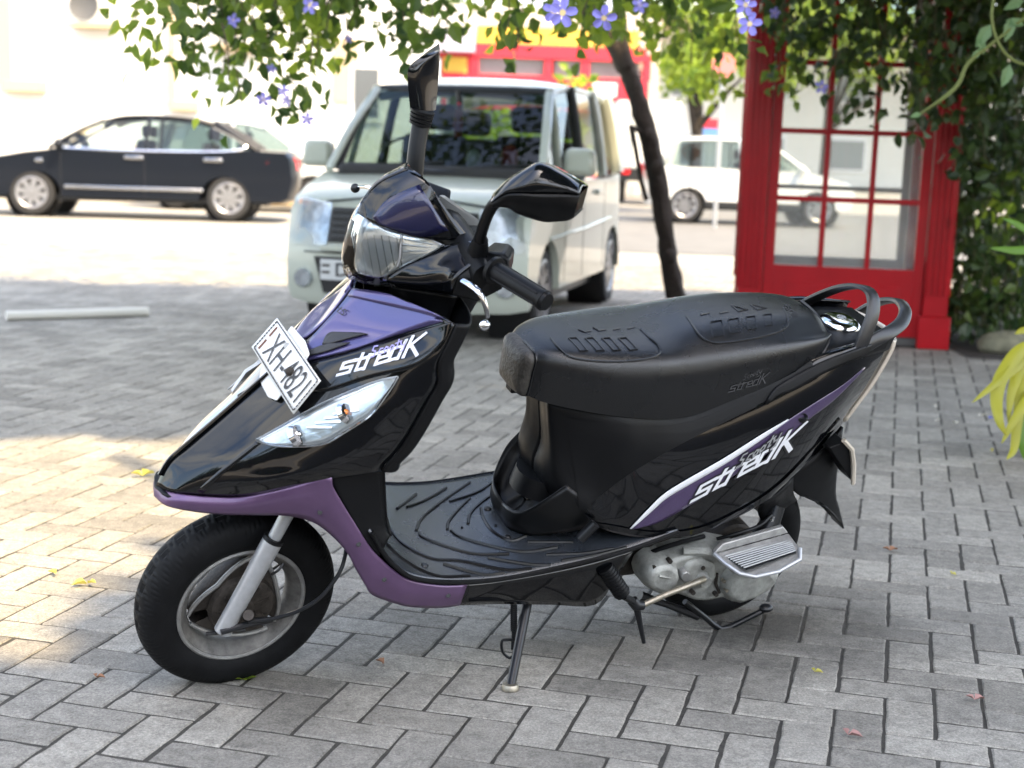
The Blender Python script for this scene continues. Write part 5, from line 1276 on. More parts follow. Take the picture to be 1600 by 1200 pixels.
for s_ in (-1, 1):
    for name, P, rr in (('front_pillar', [(1.16, .76, .96), (.75, .69, 1.21), (.40, .61, 1.375)], .04), ('centre_pillar', [(-.18, .82, .96), (-.22, .73, 1.2), (-.25, .65, 1.44)], .045), ('rear_pillar', [(-1.80, .74, 1.01), (-1.50, .69, 1.20), (-1.18, .61, 1.39)], .075), ('roof_rail', [(.40, .615, 1.365), (.1, .64, 1.435), (-.35, .655, 1.455), (-.85, .645, 1.43), (-1.25, .615, 1.345)], .028)):
        MB().tube([Vector((x, y * s_, z)) for x, y, z in P], rr, 8, smooth=4, flat=.7).build(name, M_SED, sed)
    MB().tube([Vector((1.05, .838 * s_, .965)), Vector((-.3, .855 * s_, .96)), Vector((-1.3, .835 * s_, .985)), Vector((-1.62, .79 * s_, 1.05)), Vector((-1.52, .75 * s_, 1.15)), Vector((-1.15, .67 * s_, 1.33))], .016, 6, smooth=3).build('window_chrome', M_CHR, sed)
    quadpane(sed, [(1.05, .80 * s_, .975), (-.16, .82 * s_, .965), (-.23, .655 * s_, 1.42), (.36, .625 * s_, 1.36)], M_CGLL)
    quadpane(sed, [(-.20, .82 * s_, .965), (-1.18, .81 * s_, .985), (-1.02, .65 * s_, 1.38), (-.27, .655 * s_, 1.43)], M_CGL)
    quadpane(sed, [(-1.22, .81 * s_, .99), (-1.58, .77 * s_, 1.05), (-1.46, .72 * s_, 1.18), (-1.06, .65 * s_, 1.36)], M_CGL)
    for x in (.0, -1.12): MB().box((x - .05, .885 * s_, .86), (.26, .03, .05)).build('door_handle', M_CHR, sed, bevel=.01)
    MB().box((-.05, .885 * s_, .42), (1.95, .025, .045)).build('door_strip', M_CHR, sed, bevel=.008)
    for x in (.98, -.20): MB().box((x, .868 * s_, .62), (.010, .012, .66)).build('door_gap', M_TRIM, sed, smooth=0)
    MB().box((1.28, .875 * s_, .78), (.10, .02, .05)).build('side_repeater', M_CHR, sed, bevel=.008)
    MB().sphere((.98, .98 * s_, 1.02), .10, 12, 8, (.7, 1, .75)).build('door_mirror', M_SED, sed)
    HPt = [Vector((x, y * s_, z)) for x, y, z in ((-2.385, .45, .90), (-2.33, .74, .93), (-2.02, .868, .92), (-1.93, .872, .84), (-2.25, .83, .72), (-2.39, .50, .76))]
    cc = sum(HPt, Vector()) / 6 + Vector((-.07, .05 * s_, 0))
    MB().add(HPt + [cc], [(i, (i + 1) % 6, 6) for i in range(6)]).build('tail_lamp', M_RLAMP, sed, smooth=60)
    HPt = [Vector((x, y * s_, z)) for x, y, z in ((2.30, .45, .62), (2.22, .70, .66), (1.95, .85, .72), (1.90, .85, .80), (2.10, .72, .80), (2.28, .48, .74))]
    cc = sum(HPt, Vector()) / 6 + Vector((.06, .04 * s_, 0))
    MB().add(HPt + [cc], [(i, (i + 1) % 6, 6) for i in range(6)]).build('headlamp', M_HLAMP, sed, smooth=60)
    for xa in (wb, -wb):
        car_wheel(sed, xa, s_ * .77, .318, .19, s_, 8, .70, holes=True)
        MB().lathe([(.375, .08), (.375, -.16), (.02, -.16)], 24, Matrix.Translation((xa, s_ * .72, .28)) if s_ > 0 else Matrix.Translation((xa, s_ * .72, .28)) @ Matrix.Rotation(math.pi, 4, 'Z')).build('wheel_well', M_TRIM, sed)
MB().patch([[Vector((1.18, y, .975)) for y in (-.74, 0, .74)], [Vector((.42, y, 1.37)) for y in (-.60, 0, .60)]], 2, 2).build('windscreen', M_CGLL, sed)
MB().patch([[Vector((-1.80, y, 1.025)) for y in (-.72, 0, .72)], [Vector((-1.18, y, 1.39)) for y in (-.60, 0, .60)]], 2, 2).build('rear_window', M_CGL, sed)
seat_pair(sed, -.05, .38, .82); seat_pair(sed, -1.0, .38, .80)
MB().box((.85, 0, .90), (.4, 1.4, .12)).build('dashboard', M_INT, sed, bevel=.03); MB().box((0, 0, .26), (3.9, 1.5, .08)).build('underbody', M_TRIM, sed)

# ---------------------------------------------------------------- white hatchback across the road
M_WCAR = mat('white_car_paint', (.66, .67, .67), rough=.3, coat=.8)
def hatch(name, label, loc, rz, M_, L=3.75, cat='car'):
    t = thing(name, label, cat, loc, rz); h2 = L / 2
    prof = [(h2 - .08, .28), (h2, .55), (h2 - .08, .74), (h2 - .6, .90), (h2 - 1.0, .95), (-h2 + .3, .98), (-h2 + .03, .98), (-h2, .62), (-h2 + .06, .28)]
    wbh = 1.19; prof += list(reversed(arch_prof(-wbh, .36, .26))) + list(reversed(arch_prof(wbh, .36, .26)))
    pillow(prof, .83, zc=.7).build('body', M_, t, smooth=50)
    rows = []
    for x, zz, hw in ((.28, 1.42, .58), (.0, 1.50, .61), (-.6, 1.535, .62), (-1.2, 1.51, .61), (-h2 + .22, 1.43, .58)):
        rows.append([Vector((x, hw * k, zz - .05 * abs(k) ** 3)) for k in (-1, -.9, -.6, 0, .6, .9, 1)])
    MB().patch(rows, 3, 2).build('roof', M_, t, solid=.05, smooth=60)
    for s_ in (-1, 1):
        for nm, P, rr in (('front_pillar', [(.98, .72, .94), (.6, .65, 1.2), (.27, .58, 1.43)], .045), ('centre_pillar', [(-.20, .79, .95), (-.25, .62, 1.48)], .045), ('rear_pillar', [(-h2 + .10, .73, .98), (-h2 + .2, .66, 1.2), (-h2 + .30, .58, 1.44)], .13)):
            MB().tube([Vector((x, y * s_, z)) for x, y, z in P], rr, 8, smooth=3 if len(P) > 2 else 0, flat=.7).build(nm, M_, t)
        quadpane(t, [(.90, .76 * s_, .96), (-.18, .785 * s_, .96), (-.23, .62 * s_, 1.46), (.25, .60 * s_, 1.42)], M_CGL)
        quadpane(t, [(-.22, .785 * s_, .96), (-1.45, .76 * s_, .985), (-1.30, .62 * s_, 1.45), (-.27, .62 * s_, 1.47)], M_CGL)
        MB().box((-h2 + .05, .70 * s_, .88), (.14, .16, .26)).build('tail_lamp', M_RLAMP, t, bevel=.02)
        MB().sphere((h2 - .22, .64 * s_, .70), .14, 12, 8, (.9, .9, .7)).build('headlamp', M_HLAMP, t)
        for x in (.1, -.9): MB().box((x, .845 * s_, .84), (.2, .03, .04)).build('door_handle', M_, t, bevel=.01)
        for x in (.85, -.20, -1.1): MB().box((x, .828 * s_, .60), (.010, .012, .6)).build('door_gap', M_TRIM, t, smooth=0)
        MB().sphere((.82, .92 * s_, 1.0), .09, 12, 8, (.7, 1, .8)).build('door_mirror', M_, t)
        MB().box((0, .832 * s_, .33), (1.7, .03, .12)).build('sill_cladding', M_TRIM, t, bevel=.01)
        for xa in (wbh, -wbh):
            car_wheel(t, xa, s_ * .73, .30, .18, s_, 8, .70)
            MB().lathe([(.352, .09), (.352, -.16), (.02, -.16)], 24, Matrix.Translation((xa, s_ * .70, .28)) if s_ > 0 else Matrix.Translation((xa, s_ * .70, .28)) @ Matrix.Rotation(math.pi, 4, 'Z')).build('wheel_well', M_TRIM, t)
    MB().patch([[Vector((1.0, y, .955)) for y in (-.68, 0, .68)], [Vector((.28, y, 1.42)) for y in (-.57, 0, .57)]], 2, 2).build('windscreen', M_CGL, t)
    quadpane(t, [(-h2 + .07, -.66, 1.0), (-h2 + .07, .66, 1.0), (-h2 + .22, .54, 1.42), (-h2 + .22, -.54, 1.42)], M_CGL, 'rear_window')
    seat_pair(t, -.05, .36, .80); MB().box((0, 0, .27), (3.1, 1.45, .08)).build('underbody', M_TRIM, t)
    return t
wr = G(1068, 347)
hatch('hatchback_car', 'white hatchback parked across the road, half behind the red booth', Vector((wr.x + 1.19, wr.y + .73, 0)), R(0), M_WCAR)
hatch('hatchback_car', 'white car standing behind the tail of the black saloon', Vector((AY(395, 300, 25.5).x, 25.6, 0)), R(0), M_WCAR)
# ================================================================== BUILDINGS
M_WALL = mat('white_render', (.74, .735, .71), rough=.85, noise=.05, nscale=.8, bump=.2, bscale=30)
M_BEI = mat('beige_trim', (.50, .40, .26), rough=.8)
M_ACW = mat('air_conditioner_case', (.60, .59, .54), rough=.5)
def pbox(par, name, x0, y0, x1, y1, Y, depth, m, proud=0.0, bev=0.0):
    """box covering a pixel rectangle on the upright plane at depth Y (its front), going back by depth"""
    a, b = AY(x0, y1, Y - proud), AY(x1, y0, Y - proud)
    o0 = par.location if par else Vector()
    c = Vector(((a.x + b.x) / 2, Y - proud + depth / 2, (a.z + b.z) / 2)) - Vector(o0)
    return MB().box(c, (abs(b.x - a.x), depth, abs(b.z - a.z))).build(name, m, par, smooth=30, bevel=bev)
WY = 27.5
wl, wr_ = AY(-420, 300, WY).x, AY(640, 300, WY).x
wb_ = thing('white_building', 'sunlit white rendered building behind the black saloon', 'building', ((wl + wr_) / 2, WY, 0))
MB().box((0, 4, 5), (wr_ - wl, 8, 10)).build('wall', M_WALL, wb_, smooth=0)
for (x0, y0, x1, y1, m, nm, pr) in ((262,-60,272,166,M_BEI,'drain_pipe',.10),(-6,-60,12,128,M_BEI,'corner_trim',.10),(0,126,66,142,M_BEI,'ledge',.28),(264,158,306,172,M_BEI,'ledge',.28),(520,60,560,160,M_BEI,'ledge',.06),(330,70,402,80,M_BEI,'ledge',.32)):
    pbox(wb_, nm, x0, y0, x1, y1, WY, pr + .01, m, proud=pr, bev=.01)
for x0, x1, y0, y1 in ((-330, -240, -40, 90), (545, 600, 100, 190), (-180, -90, -40, 90)):
    ob = pbox(wb_, 'window', x0, y0, x1, y1, WY, .08, M_WALL, proud=.06); pbox(wb_, 'pane', x0 + 8, y0 + 8, x1 - 8, y1 - 8, WY, .02, mat('grey_glass', (.10, .11, .12), rough=.1), proud=.075)
MB().box((0, -.12, .15), (wr_ - wl, .22, .3)).build('plinth', M_BEI, wb_)
for i, (x0, y0, x1, y1) in enumerate(((108, -22, 172, 38), (332, 28, 398, 70))):
    a, b = AY(x0, y1, WY - .45), AY(x1, y0, WY - .45)
    t = thing('air_conditioner', ['cream air conditioner box on the wall above the saloon bonnet', 'cream air conditioner on the wall, partly behind hanging vine leaves'][i], 'air conditioner', ((a.x + b.x) / 2, WY - .25, a.z), 0, 'wall air conditioners')
    w0, h0 = b.x - a.x, b.z - a.z
    MB().box((0, 0, h0 / 2 + .03), (w0, .34, h0)).build('case', M_ACW, t, bevel=.02)
    MB().lathe([(.0, .0), (h0 * .34, .0), (h0 * .38, .02)], 24, Matrix.Translation((-w0 * .15, -.175, h0 / 2)) @ Matrix.Rotation(math.pi, 4, 'Z')).build('fan_grille', mat('dark_grille', (.09, .09, .09), rough=.6), t)
    MB().box((0, .02, -.01), (w0 * 1.1, .44, .05)).build('bracket_shelf', M_BEI, t)
# red fronted shop far down the street
SY = 42
M_SRED = mat('shop_red', (.58, .022, .045), rough=.5); M_SYEL = mat('shop_yellow', (.72, .46, .06), rough=.5); M_SGLS = mat('shop_glass', (.20, .22, .23), rough=.12); M_SLIL = mat('lilac_awning', (.48, .46, .60), rough=.7)
ca = AY(690, 300, SY).x; cb = AY(1013, 300, SY).x
shop = thing('red_shop', 'red fronted shop with yellow sign far behind the van', 'shop', ((ca + cb) / 2, SY, 0))
MB().box((0, 3.2, 2.6), (cb - ca + .3, 6, 5.2)).build('wall', mat('shop_wall', (.55, .53, .50), rough=.8), shop)
pbox(shop, 'awning', 668, 46, 742, 78, SY, 1.2, M_SLIL, proud=1.0)
pbox(shop, 'yellow_band', 744, 48, 1000, 76, SY, .3, M_SYEL, proud=.28)
pbox(shop, 'red_frame', 680, 76, 1012, 86, SY, .3, M_SRED, proud=.34)
sg = pbox(shop, 'sign_board', 688, 86, 734, 116, SY, .2, M_SRED, proud=.30); pbox(shop, 'sign_face', 692, 90, 730, 113, SY, .06, M_SYEL, proud=.34)
for k, (x0, x1) in enumerate(((740, 850), (866, 912), (918, 1000))): pbox(shop, 'window', x0, 88, x1, 122, SY, .1, M_SGLS, proud=.12)
for x0 in (734, 850, 908, 1004): pbox(shop, 'red_column', x0, 86, x0 + 14, 126, SY, .3, M_SRED, proud=.30)
pbox(shop, 'fascia', 690, 124, 1014, 166, SY, .4, M_SRED, proud=.40)
pbox(shop, 'fascia_mark', 926, 130, 964, 150, SY, .02, M_WHT, proud=.43)
pbox(shop, 'red_door', 934, 168, 970, 202, SY, .2, M_SRED, proud=.2); pbox(shop, 'lower_panel', 936, 202, 984, 268, SY, .2, mat('mauve_panel', (.20, .13, .17), rough=.6), proud=.15)
pbox(shop, 'shop_window', 700, 170, 930, 262, SY, .1, M_SGLS, proud=.12)
# pale block closing the street
FY = 62
fb_ = thing('street_block', 'pale low building at the far end of the street behind the booth', 'building', (AY(1330, 300, FY).x, FY, 0))
MB().box((0, 4, 3.2), (24, 8, 6.4)).build('wall', mat('pale_wall', (.60, .60, .57), rough=.85, noise=.06, nscale=.5), fb_)
for k in range(7):
    for zz in (1.5, 4.3):
        ob = MB().box((-10.5 + k * 3.4, -.03, zz), (1.6, .1, 1.4)).build('window', M_WHT, fb_); MB().box((-10.5 + k * 3.4, -.09, zz), (1.4, .04, 1.2)).build('pane', M_SGLS, ob)
MB().box((0, .2, 6.5), (24.6, 8.6, .25)).build('roof', M_BEI, fb_)
# truck
TY = 35
tk = thing('box_truck', 'white box truck standing in the street beyond the tree trunk', 'truck', (AY(1012, 300, TY).x, TY, 0))
pbox(tk, 'cargo_box', 962, 160, 1066, 262, TY, 4.2, mat('truck_white', (.62, .63, .62), rough=.5), bev=.03)
pbox(tk, 'rear_bumper', 966, 266, 1062, 282, TY, .3, M_TRIM, proud=.05)
for x0 in (972, 1044): pbox(tk, 'tail_lamp', x0, 264, x0 + 12, 272, TY, .08, M_RLAMP, proud=.1)
for s_ in (-.62, .62):
    for dy in (.8, 3.4): MB().lathe([(.2, .12), (.40, .12), (.42, .06), (.42, -.06), (.40, -.12), (.2, -.12)], 24, Matrix.Translation((s_, dy, .42)) @ Matrix.Rotation(R(90), 4, 'Z')).build('wheel', M_TYR, tk)
for k in range(3): pbox(tk, 'door_bar', 985 + k * 28, 166, 988 + k * 28, 258, TY, .04, M_SIL, proud=.03)
# road sign and street sign
def sign(px, py, r_px, Y, label, m, n=8, text=None):
    c = AY(px, py, Y); r_ = r_px / FPX * Y
    t = thing('street_sign', label, 'sign', (c.x, Y, 0))
    P = [Vector((r_ * math.cos(2 * math.pi * (k + .5) / n), 0, c.z + r_ * math.sin(2 * math.pi * (k + .5) / n))) for k in range(n)]
    MB().prism(P, (0, .02, 0)).build('sign_plate', m, t); MB().tube([(0, .04, 0), (0, .04, c.z + r_ * .6)], .035, 10).build('pole', M_SIL, t)
    return t
M_FRED = mat('faded_red_sign', (.62, .18, .17), rough=.5)
sign(1131, 102, 19, 24, 'faded red octagonal road sign on a pole beside the booth', M_FRED)
t = thing('banner_sign', 'small red over blue banner board past the booth', 'sign', (AY(1108, 200, 33).x, 33, 0))
pbox(t, 'red_band', 1090, 186, 1126, 200, 33, .1, M_SRED); pbox(t, 'blue_band', 1090, 200, 1126, 214, 33, .1, mat('sign_blue', (.10, .22, .50), rough=.5)); MB().tube([(0, .06, 0), (0, .06, 2.0)], .04, 8).build('pole', M_SIL, t)

# ================================================================== TREES AND VINES
def leafy_tree(name, label, base, h, crown_c, crown_r, n, m, ls=.3, tr=.16, seed=1, group=None):
    r2 = random.Random(seed); t = thing(name, label, 'tree', base, 0, group)
    mb = MB(); cl = [(Vector((r2.gauss(0, .5) * crown_r[0], r2.gauss(0, .5) * crown_r[1], crown_c + r2.gauss(0, .42) * crown_r[2])), r2.uniform(.25, .5)) for _ in range(26)]
    for k in range(n):
        c, rr = r2.choice(cl); p = c + rdir(r2) * rr * crown_r[0] * r2.uniform(.3, 1.1)
        leaf(mb, p, rdir(r2, .5), rdir(r2), ls * r2.uniform(.7, 1.2), ls * .6)
    o = mb.build('crown', m, t, smooth=0, weld=0, recalc=False); o['kind'] = 'stuff'
    MB().tube([(0, 0, 0), (.05, .02, h * .5), (0, 0, crown_c)], [tr, tr * .8, tr * .4], 9, smooth=3).build('trunk', M_BARK, t)
    for k in range(5):
        e_ = r2.choice(cl)[0]; MB().tube([(0, 0, h * .55), Vector((0, 0, h * .6)).lerp(e_, .5), e_], [tr * .5, tr * .3, .02], 6, smooth=3).build('limb', M_BARK, t)
    return t
c = AY(1092, 90, 30); leafy_tree('street_tree', 'light green street tree beside the faded red road sign', (c.x, 30, 0), 3, c.z + .3, (1.1, 1.1, 1.5), 1500, M_LEAFY, .22, seed=4)
c = AY(1300, 60, 40); leafy_tree('street_tree', 'green tree seen through the upper panes of the booth', (c.x, 40, 0), 3.5, 4.6, (2.6, 2.2, 1.8), 1600, M_LEAFY, .34, seed=5)
c = AY(560, 60, 52); leafy_tree('street_tree', 'distant green tree above the van roof between the buildings', (c.x, 56, 0), 4, 6.6, (3.4, 2.8, 2.2), 1500, M_LEAF, .42, seed=6)
c = AY(760, 200, 13.6); leafy_tree('yard_bush', 'sunny green bush seen through the windows of the van', (c.x + .4, 16.2, 0), .4, 1.15, (.8, .5, .45), 900, M_LEAFY, .14, .05, seed=8)

# slanting trunk that carries the vine
vt = thing('vine_tree', 'slender dark slanting tree trunk forking near the top, right of the van', 'tree', G(1060, 478))
TYY = vt.location.y
def vp(px, py, dy=0): return AY(px, py, TYY + dy) - vt.location
mbt = MB().tube([vp(1062, 486), vp(1050, 430), vp(1040, 370), vp(1030, 300), vp(1018, 235), vp(1002, 175), vp(984, 120), vp(972, 92)], [.082, .070, .066, .069, .072, .070, .068, .066], 14, smooth=5)
r2 = random.Random(31)
for i, v in enumerate(mbt.v): mbt.v[i] = v + Vector((r2.uniform(-.009, .009), r2.uniform(-.009, .009), 0))
mbt.build('trunk', M_BARK, vt)
for kx_, ky_, kr in ((1046, 400, .05), (1026, 262, .055), (1012, 210, .045)): MB().sphere(vp(kx_, ky_, -.05), kr, 10, 7, (1, .8, 1.3)).build('knot', M_BARK, vt)
MB().tube([vp(978, 106), vp(962, 74), vp(942, 45), vp(918, 14), vp(890, -30), vp(850, -90)], [.080, .068, .062, .055, .045, .03], 10, smooth=4).build('limb', M_BARK, vt)
MB().tube([vp(976, 104), vp(970, 70), vp(968, 30), vp(966, -20), vp(972, -80)], [.078, .062, .058, .05, .035], 10, smooth=4).build('limb', M_BARK, vt)
MB().tube([vp(986, 196, -.12), vp(993, 232, -.12), vp(1002, 284, -.10), vp(1010, 312, -.05)], [.022, .018, .018, .02], 8).build('stub', M_BARK, vt)
MB().tube([vp(985, 198, -.12), vp(1000, 205, -.06), vp(1014, 214, 0)], [.02, .018, .02], 8).build('stub', M_BARK, vt)

def flower(par, p, size, r2):
    face = Vector((r2.uniform(-.5, .5), -1, r2.uniform(-.4, .3))).normalized(); a = face.orthogonal().normalized(); b = face.cross(a)
    mb = MB()
    for k in range(5):
        an = 2 * math.pi * k / 5 + r2.uniform(-.1, .1); d = a * math.cos(an) + b * math.sin(an); s_ = d.cross(face)
        P = [p + face * .004, p + d * size * .28 + s_ * size * .17 + face * size * .10, p + d * size * .5 + s_ * size * .14 + face * size * .04, p + d * size * .56 + face * size * .0, p + d * size * .5 - s_ * size * .14 + face * size * .04, p + d * size * .28 - s_ * size * .17 + face * size * .10]
        mb.add(P, [(0, 1, 2), (0, 2, 3), (0, 3, 4), (0, 4, 5)])
    ob = mb.build('flower', M_PETAL, par, smooth=0, weld=0, recalc=False)
    MB().tube([p - face * size * .25, p + face * size * .06], [size * .05, size * .13], 8).build('throat', M_THROAT, ob)
def vine(name, label, regions, seed, mats, flowers=(), strands=6, ls=.088, cat='vine'):
    """hanging foliage: regions are (x0,x1,y0,y1,Y0,Y1,count,mat) in photo pixels at a distance range"""
    r2 = random.Random(seed); t = thing(name, label, cat, AY((regions[0][0] + regions[0][1]) / 2, 100, regions[0][4]))
    mbs = {}
    for (x0, x1, y0, y1, Ya, Yb, n, mk) in regions:
        ncl = max(3, n // 9); mb = mbs.setdefault(mk, MB())
        for c in range(ncl):
            cx, cy, Yc = r2.uniform(x0, x1), y0 + (y1 - y0) * (r2.random() ** 1.25), r2.uniform(Ya, Yb); c0 = AY(cx, cy, Yc) - t.location
            q = c0 + Vector((r2.uniform(-.05, .05), r2.uniform(-.05, .05), .14)); tw = mbs.setdefault('twig', MB())
            tw.tube([q, c0 + Vector((.01, 0, .04)), c0 + Vector((r2.uniform(-.04, .04), 0, -.10))], .003, 4)
            for k in range(9):
                p = c0 + Vector((r2.gauss(0, .07), r2.gauss(0, .07), r2.gauss(-.02, .08)))
                leaf(mb, p, rdir(r2, 1.1), rdir(r2) + Vector((0, -.6, .3)), ls * r2.uniform(.65, 1.2), ls * r2.uniform(.5, .75), r2.uniform(.1, .4))
    for mk, mb in mbs.items():
        o = mb.build('twigs' if mk == 'twig' else 'foliage', M_TWIG if mk == 'twig' else mats[mk], t, smooth=0, weld=0, recalc=False); o['kind'] = 'stuff'
    for (px, py, Y, s_) in flowers: flower(t, AY(px, py, Y) - t.location, s_, r2)
    return t
MK = {'a': M_LEAF, 'y': M_LEAFY, 'd': M_LEAFD}
vine('hanging_vine', 'leafy vine strands with violet flowers hanging at upper left over the yard', [
    (320,560,-60,45,6.2,7.6,200,'a'), (350,560,30,120,6.4,7.4,70,'a'), (365,500,110,165,6.6,7.2,18,'a'), (200,270,-30,140,6.6,7.2,40,'y'), (255,340,-40,90,6.5,7.4,60,'a'), (330,560,-50,90,6.6,7.8,260,'y'), (540,700,-60,45,6.4,7.6,110,'a'), (200,700,-260,-40,5.8,7.8,260,'a')], 21, MK,
    flowers=((485,8,6.3,.075),(365,32,6.6,.06),(412,155,6.6,.062),(443,142,6.6,.05),(448,158,6.7,.045),(480,186,6.7,.055),(424,108,6.8,.045),(545,60,6.9,.04)))
vine('hanging_vine', 'sunlit green vine with violet flowers along the top centre above the trunk fork', [
    (740,930,-60,45,6.0,8.4,170,'y'), (740,960,-60,60,6.0,8.4,80,'a'), (920,1160,-60,60,6.4,9.4,150,'a'), (960,1160,-30,75,7.4,10,170,'y'), (1060,1160,60,130,9,11,50,'y'), (700,1160,-260,-40,5.6,8.4,320,'a')], 22, MK,
    flowers=((880,20,4.6,.085),(866,18,4.7,.07),(944,28,4.7,.075),(1165,8,5.2,.07),(1172,38,5.2,.08),(1000,8,6.0,.06)))
vine('booth_vine', 'dense vine hanging over the top of the red booth', [
    (1190,1480,-60,60,8.0,8.6,420,'d'), (1200,1470,30,110,8.1,8.6,130,'a'), (1200,1260,60,150,8.2,8.6,30,'a'), (1290,1480,60,160,8.1,8.6,70,'d'), (1380,1490,60,190,8.0,8.6,120,'d'), (1180,1620,-260,-40,7.2,9.6,420,'d'), (1225,1450,-40,140,8.2,8.6,50,'y')], 23, MK,
    flowers=((1283,136,8.0,.07),(1210,20,8.0,.06)))
vc_ = thing('vine_canopy', 'leafy overhead vine roof from which the strands hang', 'vine', (.5, 7.6, 2.9)); r2 = random.Random(41); mb = MB()
for k in range(1150):
    x, y, z = r2.uniform(-4.2, 4.4), r2.uniform(-2.1, 2.2), r2.uniform(0, .5)
    if x > 1.2: z -= .25
    for q_ in range(14 if x > 1.0 else 9): leaf(mb, Vector((x, y, z)) + Vector((r2.gauss(0, .16), r2.gauss(0, .16), r2.gauss(0, .08))), rdir(r2, .5), rdir(r2) + Vector((0, 0, 1)), r2.uniform(.10, .16), r2.uniform(.06, .10))
for k in range(620):
    x, y, z = r2.uniform(.8, 4.6), r2.uniform(-3.4, 2.0), r2.uniform(-.45, .1)
    if y < -2.2 and x < 1.5: continue
    for q_ in range(14): leaf(mb, Vector((x, y, z)) + Vector((r2.gauss(0, .16), r2.gauss(0, .16), r2.gauss(0, .08))), rdir(r2, .5), rdir(r2) + Vector((0, 0, 1)), r2.uniform(.12, .18), r2.uniform(.08, .12))
o = mb.build('foliage', M_LEAF, vc_, smooth=0, weld=0, recalc=False); o['kind'] = 'stuff'
for k in range(7): MB().tube([(-3.6 + k * 1.3, -2.1, .1), (-3.2 + k * 1.3, 0, .25), (-3.5 + k * 1.3, 2.2, .1)], .018, 6, smooth=3).build('stem', M_TWIG, vc_)
hedge = vine('hedge', 'dark leafy hedge of climbing vine right of the red booth', [
    (1490,1640,-60,250,8.3,9.6,1500,'d'), (1484,1640,220,510,9.0,10.4,1300,'d'), (1500,1640,100,520,10.2,11.5,900,'d'), (1488,1600,280,470,8.8,9.3,60,'a'), (1495,1600,300,440,8.8,9.2,34,'y'), (1500,1640,-40,200,8.2,8.8,110,'a'), (1640,2000,-60,520,8.2,10.5,900,'d'), (1480,1640,430,520,9.0,9.6,160,'d')], 24, MK, cat='hedge', ls=.095)
mb = MB().box((.9, 1.3, -.1), (3.0, .5, 2.6)); 
# arching twig in front of the hedge
tw = thing('arching_twig', 'thin arching vine twig with pale leaves at upper right', 'twig', AY(1530, 100, 6.2))
q = lambda px, py, Y=6.2: AY(px, py, Y) - tw.location
MB().tube([q(1432, 182, 6.4), q(1465, 160), q(1496, 133), q(1512, 100), q(1545, 72), q(1600, 28), q(1640, -10)], [.006, .008, .009, .008, .007, .006, .006], 7, smooth=5).build('stem', mat('green_stem', (.16, .19, .05), rough=.7), tw)
MB().tube([q(1555, -20, 6.0), q(1550, 30, 6.0), q(1562, 70, 6.0), q(1585, 95, 6.0), q(1620, 105, 6.0)], .006, 7, smooth=5).build('stem', MATS['green_stem'], tw)
M_PALEL = leafmat('pale_leaf', (.10, .19, .10), (.20, .32, .14), .4)
r2 = random.Random(5)
for px, py, dx, dy, s_ in ((1548,38,-26,40,.11),(1580,28,-8,34,.10),(1600,40,-30,-10,.08),(1578,100,-10,30,.10),(1530,60,8,26,.07),(1440,178,-24,6,.05),(1600,0,-22,10,.09),(1518,92,18,-18,.06)):
    a = q(px, py); d = q(px + dx, py + dy) - a; mb = MB(); leaf(mb, a, d, Vector((0, -1, .3)), s_, s_ * .5); mb.build('leaf', M_PALEL, tw, smooth=0, weld=0, recalc=False)

# planting bed and stone by the booth
sheet('planting_bed', bR.x + .03, bR.x + 4.5, bR.y - .35, bR.y + 4, .004, mat('dark_soil', (.030, .024, .018), rough=.95, noise=.5, nscale=14, bump=1, bscale=40))
st = G(1572, 552); r2 = random.Random(9); mb = MB().sphere((0, 0, .05), .16, 14, 9, (1.15, .7, .55)); mb.v = [v + Vector((r2.uniform(-.012, .012), r2.uniform(-.012, .012), r2.uniform(-.01, .01))) for v in mb.v]
o = mb.build('edging_stone', mat('mossy_stone', (.20, .19, .13), rough=.9, noise=.35, nscale=18, bump=.8, bscale=60), None); o.location = st; tag(o, 'pale mossy stone on the soil right of the booth', 'stone')

# yellow-green strap-leaf plant at the right edge
M_STRAP = leafmat('yellow_strap_leaf', (.30, .33, .030), (.46, .44, .045), .35); M_STRAPG = leafmat('green_strap_leaf', (.10, .22, .030), (.17, .30, .04), .35)
pp = thing('strap_leaf_plant', 'yellow-green strap-leaved plant arching in from the right edge', 'plant', (2.22, 5.55, 0))
def strapleaf(pts, w_, m):
    C = cr([AY(x, y, Y) - pp.location for x, y, Y in pts], 6); rows = []
    for i, p in enumerate(C):
        t = (C[min(i + 1, len(C) - 1)] - C[max(i - 1, 0)]).normalized(); s_ = t.cross(Vector((0, -1, .35))).normalized(); n_ = s_.cross(t)
        f = i / (len(C) - 1); ww = w_ * (math.sin(math.pi * (.18 + .82 * f)) ** .7 + .02); rows.append([p - s_ * ww + n_ * ww * .4, p, p + s_ * ww + n_ * ww * .4])
    MB().grid(rows).build('leaf', m, pp, smooth=60, solid=.0015)
